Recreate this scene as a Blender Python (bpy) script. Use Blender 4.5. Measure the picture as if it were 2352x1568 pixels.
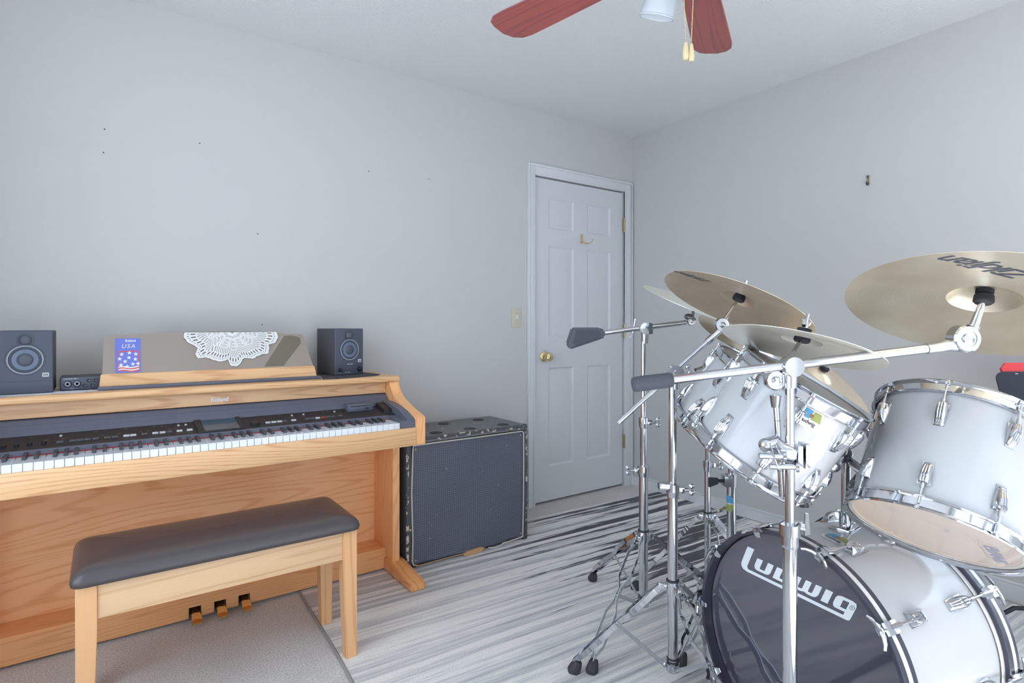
import bpy, bmesh, math, random
from mathutils import Vector as V, Matrix
random.seed(7)
for _o in list(bpy.data.objects):
    bpy.data.objects.remove(_o)
S = bpy.context.scene
C = S.collection
R = math.radians

# ---------------------------------------------------------------- camera
cam_d = bpy.data.cameras.new('camera')
cam = bpy.data.objects.new('camera', cam_d)
C.objects.link(cam)
S.camera = cam
cam.location = (0, 0, 1.122)
cam.rotation_euler = (R(90), 0, R(-35.4))
cam_d.sensor_width = 36
cam_d.lens = 36 * 1321 / 2352
cam_d.shift_y = -39 / 2352
cam_d.clip_start = 0.02

# ---------------------------------------------------------------- world, daylight, exposure
W = bpy.data.worlds.new('world')
S.world = W
W.use_nodes = True
W.node_tree.nodes['Background'].inputs[0].default_value = (.80, .89, 1, 1)
W.node_tree.nodes['Background'].inputs[1].default_value = 2.0

def area(name, loc, rot, sx, sy, power, col):
    l = bpy.data.lights.new(name, 'AREA')
    l.shape = 'RECTANGLE'; l.size = sx; l.size_y = sy; l.energy = power; l.color = col
    o = bpy.data.objects.new(name, l); C.objects.link(o)
    o.location = loc; o.rotation_euler = rot
    return o
# daylight through the unseen windows; the left window is added to flatten the light
area('daylight_front_window', (.95, -1.09, 1.20), (R(90), 0, 0), 2.6, 2.0, 25, (.66, .82, 1))
area('added_left_window_fill', (-.78, 1.0, 1.30), (R(90), 0, R(-90)), 1.8, 1.8, 54, (.68, .83, 1))
area('daylight_right_window', (3.19, -.20, 1.15), (R(90), 0, R(90)), 1.2, 1.9, 33, (.64, .81, 1))
# sunlight falling through the front window on to the carpet behind the camera
sun_d = bpy.data.lights.new('sun', 'SUN'); sun_d.energy = 60; sun_d.angle = R(.6); sun_d.color = (.95, .97, 1)
sun = bpy.data.objects.new('sun', sun_d); C.objects.link(sun)
sun.rotation_euler = V((.05, .40, -.9)).to_track_quat('-Z', 'Y').to_euler()
vs = S.view_settings
vs.view_transform = 'Standard'; vs.look = 'None'; vs.gamma = 1; vs.use_curve_mapping = False
vs.exposure = -0.62
S.cycles.caustics_reflective = False; S.cycles.caustics_refractive = False

# ---------------------------------------------------------------- helpers
PM = {}
def frame(o, z, xh=(1, 0, 0)):
    z = V(z).normalized(); x = V(xh); x = x - z * x.dot(z)
    if x.length < 1e-4:
        x = V((0, 1, 0)); x = x - z * x.dot(z)
    x.normalize(); y = z.cross(x)
    m = Matrix((x, y, z)).transposed().to_4x4(); m.translation = V(o)
    return m
I4 = Matrix.Identity(4)

class MB:
    """collects shapes into one mesh"""
    def __init__(s): s.bm = bmesh.new()
    def box(s, c, size, bevel=0, rot=None, seg=2):
        m = Matrix.Translation(V(c))
        if rot is not None: m = m @ (rot if isinstance(rot, Matrix) else Matrix.Rotation(rot, 4, 'Z'))
        m = m @ Matrix.Diagonal((*size, 1))
        g = bmesh.ops.create_cube(s.bm, size=1, matrix=m)
        if bevel:
            es = {e for v in g['verts'] for e in v.link_edges}
            bmesh.ops.bevel(s.bm, geom=list(es), offset=bevel, segments=seg, affect='EDGES', profile=.5)
        return s
    def b2(s, x0, x1, y0, y1, z0, z1, bevel=0, seg=2):
        return s.box(((x0+x1)/2, (y0+y1)/2, (z0+z1)/2), (x1-x0, y1-y0, z1-z0), bevel, seg=seg)
    def loft(s, rings, cap=True, close=False):
        bm = s.bm; L = [[bm.verts.new(p) for p in r] for r in rings]
        n = len(L[0]); k = len(L)
        for i in range(k if close else k-1):
            a, b = L[i], L[(i+1) % k]
            for j in range(n):
                try: bm.faces.new((a[j], a[(j+1) % n], b[(j+1) % n], b[j]))
                except ValueError: pass
        if cap and not close:
            bm.faces.new(list(reversed(L[0]))); bm.faces.new(L[-1])
        return s
    def cyl(s, p0, p1, r0, r1=None, n=18, cap=True):
        p0, p1 = V(p0), V(p1); r1 = r0 if r1 is None else r1
        f = frame(p0, p1-p0); h = (p1-p0).length
        def ring(r, z): return [f @ V((r*math.cos(2*math.pi*i/n), r*math.sin(2*math.pi*i/n), z)) for i in range(n)]
        return s.loft([ring(r0, 0), ring(r1, h)], cap)
    def lathe(s, prof, f=I4, n=32, close=False):
        rings = []
        for r, z in prof:
            r = max(r, 1e-5)
            rings.append([f @ V((r*math.cos(2*math.pi*i/n), r*math.sin(2*math.pi*i/n), z)) for i in range(n)])
        return s.loft(rings, not close, close)
    def tube(s, pts, r, n=8, close=False):
        pts = [V(p) for p in pts]; k = len(pts); rr = r if isinstance(r, (list, tuple)) else [r]*k
        rings = []; up = None
        for i, p in enumerate(pts):
            if close: t = pts[(i+1) % k]-pts[i-1]
            else: t = pts[min(i+1, k-1)]-pts[max(i-1, 0)]
            t.normalize()
            if up is None: up = V((0, 0, 1)) if abs(t.z) < .9 else V((1, 0, 0))
            up = (up - t*up.dot(t)).normalized(); b = t.cross(up)
            rings.append([p + rr[i]*(up*math.cos(2*math.pi*j/n)+b*math.sin(2*math.pi*j/n)) for j in range(n)])
        return s.loft(rings, True, close)
    def ribbon(s, pts, w, t, wd):
        pts = [V(p) for p in pts]; k = len(pts); rings = []; ww = w if isinstance(w, (list, tuple)) else [w]*k
        for i, p in enumerate(pts):
            tg = (pts[min(i+1, k-1)]-pts[max(i-1, 0)]).normalized(); u = V(wd); u = (u-tg*u.dot(tg)).normalized(); b = tg.cross(u)
            a = ww[i]/2; c = t/2
            rings.append([p+u*a+b*c, p-u*a+b*c, p-u*a-b*c, p+u*a-b*c])
        return s.loft(rings)
    def prism(s, poly, f, t):
        a = [f @ V((x, y, 0)) for x, y in poly]; b = [f @ V((x, y, t)) for x, y in poly]
        return s.loft([a, b])
    def ball(s, c, r, sc=(1, 1, 1), n=16, f=None):
        m = (f if f is not None else Matrix.Translation(V(c))) @ Matrix.Diagonal((*sc, 1))
        bmesh.ops.create_uvsphere(s.bm, u_segments=n, v_segments=max(6, n//2), radius=r, matrix=m)
        return s
    def add(s, vs, fs):
        L = [s.bm.verts.new(v) for v in vs]
        for f in fs:
            try: s.bm.faces.new([L[i] for i in f])
            except ValueError: pass
        return s

def link(o, parent=None):
    C.objects.link(o)
    if parent is not None:
        o.parent = parent
    return o

def obj(name, mb, mat, parent=None, local=False, smooth=38):
    """one mesh object; shapes are given in world space unless local=True"""
    bm = mb.bm
    bmesh.ops.remove_doubles(bm, verts=bm.verts, dist=2e-5)
    bmesh.ops.recalc_face_normals(bm, faces=bm.faces)
    M = PM[parent] if parent is not None else None
    o_m = I4
    if parent is not None:
        if not local: bm.transform(M.inverted())
    me = bpy.data.meshes.new(name); bm.to_mesh(me); bm.free()
    if smooth:
        me.shade_smooth(); me.set_sharp_from_angle(angle=R(smooth))
    me.materials.append(MT[mat])
    o = link(bpy.data.objects.new(name, me), parent)
    PM[o] = M if parent is not None else I4
    return o

def tag(o, label, cat, group=None):
    o['label'] = label; o['category'] = cat
    if group: o['group'] = group
    return o

def thing(name, label, cat, m=(0, 0, 0), group=None):
    o = bpy.data.objects.new(name, None)
    o.empty_display_size = .1
    C.objects.link(o)
    M = m.copy() if isinstance(m, Matrix) else Matrix.Translation(V(m))
    o.matrix_world = M; PM[o] = M
    return tag(o, label, cat, group)

def struct(o):
    o['kind'] = 'structure'; return o

def copy_part(o, parent, m=None):
    c = o.copy(); C.objects.link(c); c.parent = parent; PM[c] = PM[parent]
    if m is not None: c.matrix_basis = m
    for ch in list(o.children):
        d = ch.copy(); C.objects.link(d); d.parent = c; PM[d] = PM[parent]
    return c

def text(body, fmap, size=1, shear=0, bold=0, align='CENTER', spacing=1):
    """flat lettering: fmap turns text (x, y) into a point"""
    cu = bpy.data.curves.new('t', 'FONT'); cu.body = body; cu.size = size; cu.shear = shear
    cu.align_x = align; cu.offset = bold; cu.space_character = spacing; cu.resolution_u = 4
    o = bpy.data.objects.new('t', cu); C.objects.link(o)
    dg = bpy.context.evaluated_depsgraph_get(); dg.update()
    me = bpy.data.meshes.new_from_object(o.evaluated_get(dg))
    mb = MB(); mb.add([fmap(v.co.x, v.co.y) for v in me.vertices], [list(p.vertices) for p in me.polygons])
    bpy.data.objects.remove(o); bpy.data.curves.remove(cu); bpy.data.meshes.remove(me)
    return mb

# ---------------------------------------------------------------- materials
MT = {}
def mat(name, col, rough=.5, metal=0, spec=.5, coat=0, bump=None, var=None, trans=0, ior=1.45, alpha=1, sheen=0):
    m = bpy.data.materials.new(name); m.use_nodes = True; nt = m.node_tree; b = nt.nodes['Principled BSDF']
    b.inputs['Base Color'].default_value = (*col, 1); b.inputs['Roughness'].default_value = rough
    b.inputs['Metallic'].default_value = metal; b.inputs['Specular IOR Level'].default_value = spec
    b.inputs['Coat Weight'].default_value = coat; b.inputs['Coat Roughness'].default_value = .06
    b.inputs['Transmission Weight'].default_value = trans; b.inputs['IOR'].default_value = ior
    b.inputs['Alpha'].default_value = alpha; b.inputs['Sheen Weight'].default_value = sheen
    tc = nt.nodes.new('ShaderNodeTexCoord')
    if bump:
        n = nt.nodes.new('ShaderNodeTexNoise'); n.inputs['Scale'].default_value = bump[0]; n.inputs['Detail'].default_value = 4
        nt.links.new(tc.outputs['Object'], n.inputs['Vector'])
        bp = nt.nodes.new('ShaderNodeBump'); bp.inputs['Strength'].default_value = bump[1]; bp.inputs['Distance'].default_value = bump[2] if len(bump) > 2 else .002
        nt.links.new(n.outputs['Fac'], bp.inputs['Height']); nt.links.new(bp.outputs['Normal'], b.inputs['Normal'])
    if var:   # (scale, second colour, low, high)
        n = nt.nodes.new('ShaderNodeTexNoise'); n.inputs['Scale'].default_value = var[0]; n.inputs['Detail'].default_value = 5
        nt.links.new(tc.outputs['Object'], n.inputs['Vector'])
        r = nt.nodes.new('ShaderNodeValToRGB'); r.color_ramp.elements[0].position = var[2]; r.color_ramp.elements[1].position = var[3]
        r.color_ramp.elements[0].color = (*col, 1); r.color_ramp.elements[1].color = (*var[1], 1)
        nt.links.new(n.outputs['Fac'], r.inputs['Fac']); nt.links.new(r.outputs['Color'], b.inputs['Base Color'])
    MT[name] = m
    return m

def N(nt, t, **k):
    n = nt.nodes.new(t)
    for a, v in k.items():
        if a.startswith('i_'):
            key = a[2:]; n.inputs[int(key) if key.isdigit() else key].default_value = v
        else: setattr(n, a, v)
    return n

def oak(name, axis, light, dark, rough=.38, ring=26, seed=0, spec=.5):
    """oak veneer with the grain running along one axis"""
    m = mat(name, light, rough, spec=spec); nt = m.node_tree; b = nt.nodes['Principled BSDF']; L = nt.links.new
    tc = N(nt, 'ShaderNodeTexCoord')
    sc = [7, 7, 7]; sc['xyz'.index(axis)] = .55
    mp = N(nt, 'ShaderNodeMapping'); mp.inputs['Scale'].default_value = sc; mp.inputs['Location'].default_value = (seed, seed*1.7, seed*.6)
    L(tc.outputs['Object'], mp.inputs['Vector'])
    n1 = N(nt, 'ShaderNodeTexNoise', i_Scale=1.0, i_Detail=1.2, i_Roughness=.45, i_Distortion=.25); L(mp.outputs[0], n1.inputs['Vector'])
    mu = N(nt, 'ShaderNodeMath', operation='MULTIPLY', i_1=ring*1.05*6.28); L(n1.outputs['Fac'], mu.inputs[0])
    si = N(nt, 'ShaderNodeMath', operation='SINE'); L(mu.outputs[0], si.inputs[0])
    r1 = N(nt, 'ShaderNodeMapRange', i_1=.35, i_2=1.0); L(si.outputs[0], r1.inputs[0])
    sc2 = [260, 260, 260]; sc2['xyz'.index(axis)] = 7
    mp2 = N(nt, 'ShaderNodeMapping'); mp2.inputs['Scale'].default_value = sc2; L(tc.outputs['Object'], mp2.inputs['Vector'])
    n2 = N(nt, 'ShaderNodeTexNoise', i_Scale=1.0, i_Detail=3); L(mp2.outputs[0], n2.inputs['Vector'])
    r2 = N(nt, 'ShaderNodeMapRange', i_1=.42, i_2=.68); L(n2.outputs['Fac'], r2.inputs[0])
    p1 = N(nt, 'ShaderNodeMath', operation='MULTIPLY'); L(r1.outputs[0], p1.inputs[0]); L(r2.outputs[0], p1.inputs[1])
    p2 = N(nt, 'ShaderNodeMath', operation='MULTIPLY_ADD', i_1=.45, use_clamp=True); L(r1.outputs[0], p2.inputs[0]); L(p1.outputs[0], p2.inputs[2])
    p3 = N(nt, 'ShaderNodeMath', operation='MULTIPLY_ADD', i_1=.16, use_clamp=True); L(r2.outputs[0], p3.inputs[0]); L(p2.outputs[0], p3.inputs[2])
    mx = N(nt, 'ShaderNodeMix', data_type='RGBA'); mx.inputs[6].default_value = (*light, 1); mx.inputs[7].default_value = (*dark, 1)
    L(p3.outputs[0], mx.inputs[0]); L(mx.outputs[2], b.inputs['Base Color'])
    bp = N(nt, 'ShaderNodeBump', i_Strength=.12, i_Distance=.001); L(p3.outputs[0], bp.inputs['Height']); L(bp.outputs[0], b.inputs['Normal'])
    return m

OL, OD = (.82, .50, .255), (.67, .34, .155)
oak('oak_x', 'x', OL, OD, .36)
oak('oak_x2', 'x', (.78, .49, .275), (.63, .335, .175), .33, ring=20, seed=3.3)
oak('oak_panel', 'x', (.99, .56, .28), (.86, .41, .175), .20, ring=17, seed=5.1)
oak('oak_z', 'z', (.98, .51, .23), (.84, .38, .15), .36, seed=2)
oak('oak_y', 'y', (.90, .43, .165), (.74, .31, .11), .36, seed=4)
oak('oak_plinth', 'x', (.90, .46, .20), (.78, .34, .14), .34, ring=30, seed=8)
oak('bench_oak_x', 'x', (.82, .54, .31), (.70, .41, .215), .4, ring=18, seed=11)
oak('bench_oak_z', 'z', (.84, .47, .23), (.72, .36, .16), .38, ring=14, seed=13)
oak('mahogany', 'x', (.40, .105, .092), (.27, .085, .085), .3, ring=14, seed=4)
oak('shell_wood', 'z', (.86, .66, .46), (.80, .57, .36), .5, ring=12, seed=6)

mat('wall', (.62, .61, .595), .75, spec=.25, bump=(160, .04, .001))
mat('ceiling_paint', (.88, .875, .87), .85, spec=.2, bump=(170, .9, .006))
mat('trim_white', (.76, .765, .78), .4)
mat('door_white', (.70, .705, .72), .42)
mat('carpet', (.94, .895, .85), .95, spec=.1, bump=(300, 1.0, .006), var=(7, (.87, .825, .785), .35, .7), sheen=.3)
_m = MT['carpet']; _nt = _m.node_tree; _b = _nt.nodes['Principled BSDF']; _src = _b.inputs['Base Color'].links[0].from_socket
_tc = N(_nt, 'ShaderNodeTexCoord'); _n = N(_nt, 'ShaderNodeTexNoise', i_Scale=190.0, i_Detail=3); _nt.links.new(_tc.outputs['Object'], _n.inputs['Vector'])
_r = N(_nt, 'ShaderNodeMapRange', i_1=.3, i_2=.7, i_3=.62, i_4=1.12); _nt.links.new(_n.outputs['Fac'], _r.inputs[0])
_x = N(_nt, 'ShaderNodeMix', data_type='RGBA', blend_type='MULTIPLY', i_0=1.0); _nt.links.new(_src, _x.inputs[6]); _nt.links.new(_r.outputs[0], _x.inputs[7]); _nt.links.new(_x.outputs[2], _b.inputs['Base Color'])
mat('slate_plastic', (.125, .13, .17), .42, spec=.5, bump=(700, .1, .0004))
mat('panel_black', (.024, .024, .028), .48)
mat('panel_dark', (.02, .02, .024), .4)
mat('button_grey', (.10, .10, .11), .45)
mat('button_light', (.62, .62, .60), .45)
mat('button_red', (.45, .05, .04), .45)
mat('print_white', (.80, .80, .80), .6)
mat('print_gold', (.55, .38, .17), .6)
mat('screen', (.055, .10, .14), .12, spec=.6)
mat('white_key', (.80, .81, .83), .16, coat=.3)
mat('black_key', (.05, .052, .062), .32)
mat('felt_red', (.42, .04, .05), .9)
mat('chrome', (.60, .615, .65), .06, 1)
mat('chrome_soft', (.58, .59, .62), .2, 1)
mat('steel_dark', (.30, .29, .30), .25, 1)
mat('brass', (.88, .70, .38), .16, 1)
mat('brass_old', (.50, .40, .22), .32, 1)
mat('rubber', (.045, .045, .05), .65)
mat('foam', (.075, .08, .10), .85, bump=(420, .6, .002))
mat('weight_black', (.10, .105, .125), .6, bump=(300, .2, .001))
mat('felt_black', (.035, .035, .04), .95)
mat('felt_grey', (.22, .22, .21), .95)
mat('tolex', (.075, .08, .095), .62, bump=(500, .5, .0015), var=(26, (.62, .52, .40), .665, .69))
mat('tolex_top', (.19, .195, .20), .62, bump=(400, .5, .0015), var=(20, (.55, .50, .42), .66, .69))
mat('tolex_edge', (.085, .09, .10), .6, bump=(300, .6, .002), var=(38, (.66, .57, .44), .55, .58))
mat('piping', (.62, .58, .50), .55)
mat('bare_wood', (.62, .36, .18), .7)
mat('vinyl', (.082, .070, .072), .27, spec=.5, bump=(500, .08, .0005))
mat('drum_white', (.57, .575, .59), .14, coat=.3)
mat('hoop_black', (.05, .052, .075), .18, coat=.3)
mat('inlay_white', (.76, .74, .72), .3)
mat('head_black', (.075, .075, .098), .05, spec=.9, coat=.8)
mat('head_white', (.78, .77, .74), .5)
_m = MT['head_white']; _nt = _m.node_tree; _t = N(_nt, 'ShaderNodeBsdfTranslucent'); _t.inputs[0].default_value = (.95, .92, .88, 1)
_x = N(_nt, 'ShaderNodeMixShader', i_0=.55); _nt.links.new(_nt.nodes['Principled BSDF'].outputs[0], _x.inputs[1]); _nt.links.new(_t.outputs[0], _x.inputs[2]); _nt.links.new(_x.outputs[0], _nt.nodes['Material Output'].inputs[0])
mat('logo_white', (.78, .82, .85), .4)
mat('logo_navy', (.05, .06, .09), .4)
mat('badge_silver', (.72, .73, .74), .3, .6)
mat('badge_blue', (.08, .36, .62), .4)
mat('badge_olive', (.32, .36, .10), .4)
mat('badge_dot', (.30, .13, .06), .4)
mat('head_ink', (.25, .27, .36), .5)
mat('ink_black', (.06, .065, .09), .35)
mat('speaker_black', (.085, .095, .13), .5, bump=(800, .12, .0004))
mat('speaker_side', (.075, .077, .085), .6, bump=(600, .2, .0006))
mat('driver_ring', (.30, .33, .38), .35)
mat('driver_surround', (.07, .08, .10), .5)
mat('cone', (.13, .17, .25), .32, spec=.6)
mat('dome', (.085, .095, .12), .38)
mat('tissue', (.88, .84, .86), .9, var=(34, (.20, .18, .26), .66, .69))
mat('mat_fabric', (.075, .07, .075), .95, bump=(500, .8, .002))
mat('lace', (.80, .79, .76), .9)
mat('sticker_blue', (.16, .20, .62), .45)
mat('sticker_red', (.70, .10, .09), .45)
mat('ivory', (.66, .60, .46), .45)
mat('pendant', (.72, .60, .36), .35)
mat('red_vinyl', (.72, .045, .05), .4)
mat('black_enamel', (.02, .022, .032), .3)
mat('bulb', (.8, .8, .78), .4)
mat('tape', (.72, .55, .40), .5)
mat('orange_tape', (.45, .18, .07), .6)

def see_through(name, tint, amount, rough=.03, gloss=.5):
    """a clear film or pane: mostly transparent with a glossy face"""
    m = bpy.data.materials.new(name); m.use_nodes = True; nt = m.node_tree; L = nt.links.new
    b = nt.nodes['Principled BSDF']; out = nt.nodes['Material Output']
    b.inputs['Base Color'].default_value = (*tint, 1); b.inputs['Roughness'].default_value = rough; b.inputs['Specular IOR Level'].default_value = gloss
    t = N(nt, 'ShaderNodeBsdfTransparent'); t.inputs[0].default_value = (*[min(1, .35+c*.75) for c in tint], 1)
    mx = N(nt, 'ShaderNodeMixShader', i_0=amount); L(b.outputs[0], mx.inputs[1]); L(t.outputs[0], mx.inputs[2]); L(mx.outputs[0], out.inputs[0])
    MT[name] = m
see_through('film', (.95, .88, .85), .66)
see_through('window_glass', (.9, .95, 1), .93)
see_through('smoke_acrylic', (.38, .315, .27), .12, .16)
see_through('shade_glass', (.82, .85, .88), .45, .08)
see_through('tinted_film', (.36, .32, .25), .6, .12)

def cymbal_mat(name, c1, c2, rough, metal=1):
    m = mat(name, c1, rough, metal); nt = m.node_tree; b = nt.nodes['Principled BSDF']; L = nt.links.new
    tc = N(nt, 'ShaderNodeTexCoord'); sx = N(nt, 'ShaderNodeSeparateXYZ'); L(tc.outputs['Object'], sx.inputs[0])
    cb = N(nt, 'ShaderNodeCombineXYZ'); L(sx.outputs[0], cb.inputs[0]); L(sx.outputs[1], cb.inputs[1])
    ln = N(nt, 'ShaderNodeVectorMath', operation='LENGTH'); L(cb.outputs[0], ln.inputs[0])
    mu = N(nt, 'ShaderNodeMath', operation='MULTIPLY', i_1=420.0); L(ln.outputs['Value'], mu.inputs[0])
    nr = N(nt, 'ShaderNodeTexNoise', noise_dimensions='1D', i_Scale=1.0, i_Detail=3); L(mu.outputs[0], nr.inputs['W'])
    nb = N(nt, 'ShaderNodeTexNoise', i_Scale=7.0, i_Detail=4); L(tc.outputs['Object'], nb.inputs['Vector'])
    ad = N(nt, 'ShaderNodeMath', operation='MULTIPLY_ADD', i_1=.35); L(nr.outputs['Fac'], ad.inputs[0]); L(nb.outputs['Fac'], ad.inputs[2])
    mr = N(nt, 'ShaderNodeMapRange', i_1=.45, i_2=.95); L(ad.outputs[0], mr.inputs[0])
    mx = N(nt, 'ShaderNodeMix', data_type='RGBA'); mx.inputs[6].default_value = (*c1, 1); mx.inputs[7].default_value = (*c2, 1)
    L(mr.outputs[0], mx.inputs[0]); L(mx.outputs[2], b.inputs['Base Color'])
    bp = N(nt, 'ShaderNodeBump', i_Strength=.25, i_Distance=.0006); L(nr.outputs['Fac'], bp.inputs['Height']); L(bp.outputs[0], b.inputs['Normal'])
cymbal_mat('bronze', (.86, .78, .63), (.68, .57, .41), .34, .85)
cymbal_mat('bronze_dark', (.88, .73, .55), (.70, .55, .38), .36, .75)
cymbal_mat('bronze_pale', (.90, .87, .79), (.80, .76, .66), .36, .55)

def rug_mat():
    m = mat('rug', (.55, .53, .50), .95, spec=.1, sheen=.2); nt = m.node_tree; b = nt.nodes['Principled BSDF']; L = nt.links.new
    tc = N(nt, 'ShaderNodeTexCoord')
    def noise(sx, sy, det, loc=0, rough=.55):
        mp = N(nt, 'ShaderNodeMapping'); mp.inputs['Scale'].default_value = (sx, sy, 1); mp.inputs['Location'].default_value = (loc, loc*.7, 0)
        L(tc.outputs['Object'], mp.inputs['Vector'])
        n = N(nt, 'ShaderNodeTexNoise', i_Scale=1.0, i_Detail=det, i_Roughness=rough); L(mp.outputs[0], n.inputs['Vector']); return n.outputs['Fac']
    def mth(op, a, c, d=None, clamp=False):
        n = N(nt, 'ShaderNodeMath', operation=op, use_clamp=clamp)
        for i, v in enumerate((a, c, d)):
            if v is None: continue
            if isinstance(v, (int, float)): n.inputs[i].default_value = v
            else: L(v, n.inputs[i])
        return n.outputs[0]
    def rng(v, a, c):
        n = N(nt, 'ShaderNodeMapRange', i_1=a, i_2=c); L(v, n.inputs[0]); return n.outputs[0]
    sx = N(nt, 'ShaderNodeSeparateXYZ'); L(tc.outputs['Object'], sx.inputs[0])
    streak = noise(.5, 21, 3.5, 2.0); fine = noise(6, 150, 3, 5.0); blot = noise(1.3, 2.2, 2, 9.0); grain = noise(300, 300, 2)
    xr = rng(sx.outputs[0], -.75, .45)          # the charcoal end of the pattern lies to the right
    yr = rng(sx.outputs[1], -.7, .75)
    zone = mth('MULTIPLY', xr, yr)
    s2 = mth('MULTIPLY_ADD', fine, .35, streak)
    s3 = mth('MULTIPLY_ADD', blot, .25, s2)
    thr = mth('MULTIPLY_ADD', zone, -.185, .975)
    dif = mth('SUBTRACT', s3, thr)
    dark = rng(dif, 0.0, .035)
    grey_n = mth('MULTIPLY_ADD', fine, .3, noise(.45, 24, 3, 31.0))
    grey = rng(grey_n, .60, .80)
    m1 = N(nt, 'ShaderNodeMix', data_type='RGBA'); m1.inputs[6].default_value = (.92, .885, .84, 1); m1.inputs[7].default_value = (.46, .46, .475, 1); L(grey, m1.inputs[0])
    m2 = N(nt, 'ShaderNodeMix', data_type='RGBA'); m2.inputs[7].default_value = (.065, .066, .076, 1); L(m1.outputs[2], m2.inputs[6]); L(dark, m2.inputs[0])
    gr = rng(grain, .25, .75); g2 = mth('MULTIPLY_ADD', gr, .38, .78)
    m3 = N(nt, 'ShaderNodeMix', data_type='RGBA', blend_type='MULTIPLY', i_0=1.0); L(m2.outputs[2], m3.inputs[6]); L(g2, m3.inputs[7]); L(m3.outputs[2], b.inputs['Base Color'])
    bp = N(nt, 'ShaderNodeBump', i_Strength=.6, i_Distance=.004); L(grain, bp.inputs['Height']); L(bp.outputs[0], b.inputs['Normal'])
rug_mat()
mat('rug_binding', (.34, .335, .33), .8)

def grille_mat():
    """perforated grille cloth: a dot grid with a slack, rippled weave"""
    m = mat('grille', (.055, .06, .085), .55, bump=None); nt = m.node_tree; b = nt.nodes['Principled BSDF']; L = nt.links.new
    tc = N(nt, 'ShaderNodeTexCoord')
    v = N(nt, 'ShaderNodeTexVoronoi', i_Scale=95.0, i_Randomness=0.0); sxz = N(nt, 'ShaderNodeSeparateXYZ'); L(tc.outputs['Object'], sxz.inputs[0]); cxz = N(nt, 'ShaderNodeCombineXYZ'); L(sxz.outputs[0], cxz.inputs[0]); L(sxz.outputs[2], cxz.inputs[1]); v.voronoi_dimensions = '2D'; L(cxz.outputs[0], v.inputs['Vector'])
    mr = N(nt, 'ShaderNodeMapRange', i_1=.2, i_2=.42); L(v.outputs['Distance'], mr.inputs[0])
    n = N(nt, 'ShaderNodeTexNoise', i_Scale=40.0, i_Detail=2); L(tc.outputs['Object'], n.inputs['Vector'])
    sp = N(nt, 'ShaderNodeMapRange', i_1=.72, i_2=.76); L(n.outputs['Fac'], sp.inputs[0])
    mx = N(nt, 'ShaderNodeMix', data_type='RGBA'); mx.inputs[6].default_value = (.17, .177, .225, 1); mx.inputs[7].default_value = (.10, .105, .14, 1); L(mr.outputs[0], mx.inputs[0])
    m2 = N(nt, 'ShaderNodeMix', data_type='RGBA'); m2.inputs[7].default_value = (.30, .27, .26, 1); L(mx.outputs[2], m2.inputs[6]); L(sp.outputs[0], m2.inputs[0]); L(m2.outputs[2], b.inputs['Base Color'])
    bp = N(nt, 'ShaderNodeBump', i_Strength=.5, i_Distance=.0015); L(mr.outputs[0], bp.inputs['Height']); L(bp.outputs[0], b.inputs['Normal'])
grille_mat()
# ================================================================ the room
X0, X1, Y0, Y1, ZC = -.62, 3.034, -.95, 2.81, 2.44
T = .12
mb = MB().b2(X0-T, X1+T, Y0-T, Y1+.2, -.1, 0); struct(obj('floor', mb, 'carpet', smooth=0))
mb = MB().b2(X0-T, X1+T, Y0-T, Y1+.2, ZC, ZC+.1); struct(obj('ceiling', mb, 'ceiling_paint', smooth=0))
DX0, DX1, DZ = 2.166, 2.949, 2.043
mb = MB().b2(X0-T, DX0, Y1, Y1+.06, 0, ZC).b2(DX1, X1+T, Y1, Y1+.06, 0, ZC).b2(DX0, DX1, Y1, Y1+.06, DZ, ZC).b2(X0-T, X1+T, Y1+.06, Y1+.2, 0, ZC)
wallA = struct(obj('wall_back', mb, 'wall', smooth=0))
WC = (-.78, .38, .20, 2.10)      # window in the right wall, outside the frame (y0, y1, z0, z1)
mb = MB().b2(X1, X1+T, Y0-T, WC[0], 0, ZC).b2(X1, X1+T, WC[1], Y1, 0, ZC).b2(X1, X1+T, WC[0], WC[1], 0, WC[2]).b2(X1, X1+T, WC[0], WC[1], WC[3], ZC)
struct(obj('wall_right', mb, 'wall', smooth=0))
WA = (-.30, 2.20, .20, 2.20)       # window in the wall behind the camera (x0, x1, z0, z1)
mb = MB().b2(X0-T, WA[0], Y0-T, Y0, 0, ZC).b2(WA[1], X1, Y0-T, Y0, 0, ZC).b2(WA[0], WA[1], Y0-T, Y0, 0, WA[2]).b2(WA[0], WA[1], Y0-T, Y0, WA[3], ZC)
struct(obj('wall_front', mb, 'wall', smooth=0))
WB = (.10, 1.90, .40, 2.20)       # unseen window added in the left wall for evener light (y0, y1, z0, z1)
mb = MB().b2(X0-T, X0, Y0, WB[0], 0, ZC).b2(X0-T, X0, WB[1], Y1, 0, ZC).b2(X0-T, X0, WB[0], WB[1], 0, WB[2]).b2(X0-T, X0, WB[0], WB[1], WB[3], ZC)
struct(obj('wall_left', mb, 'wall', smooth=0))

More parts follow.
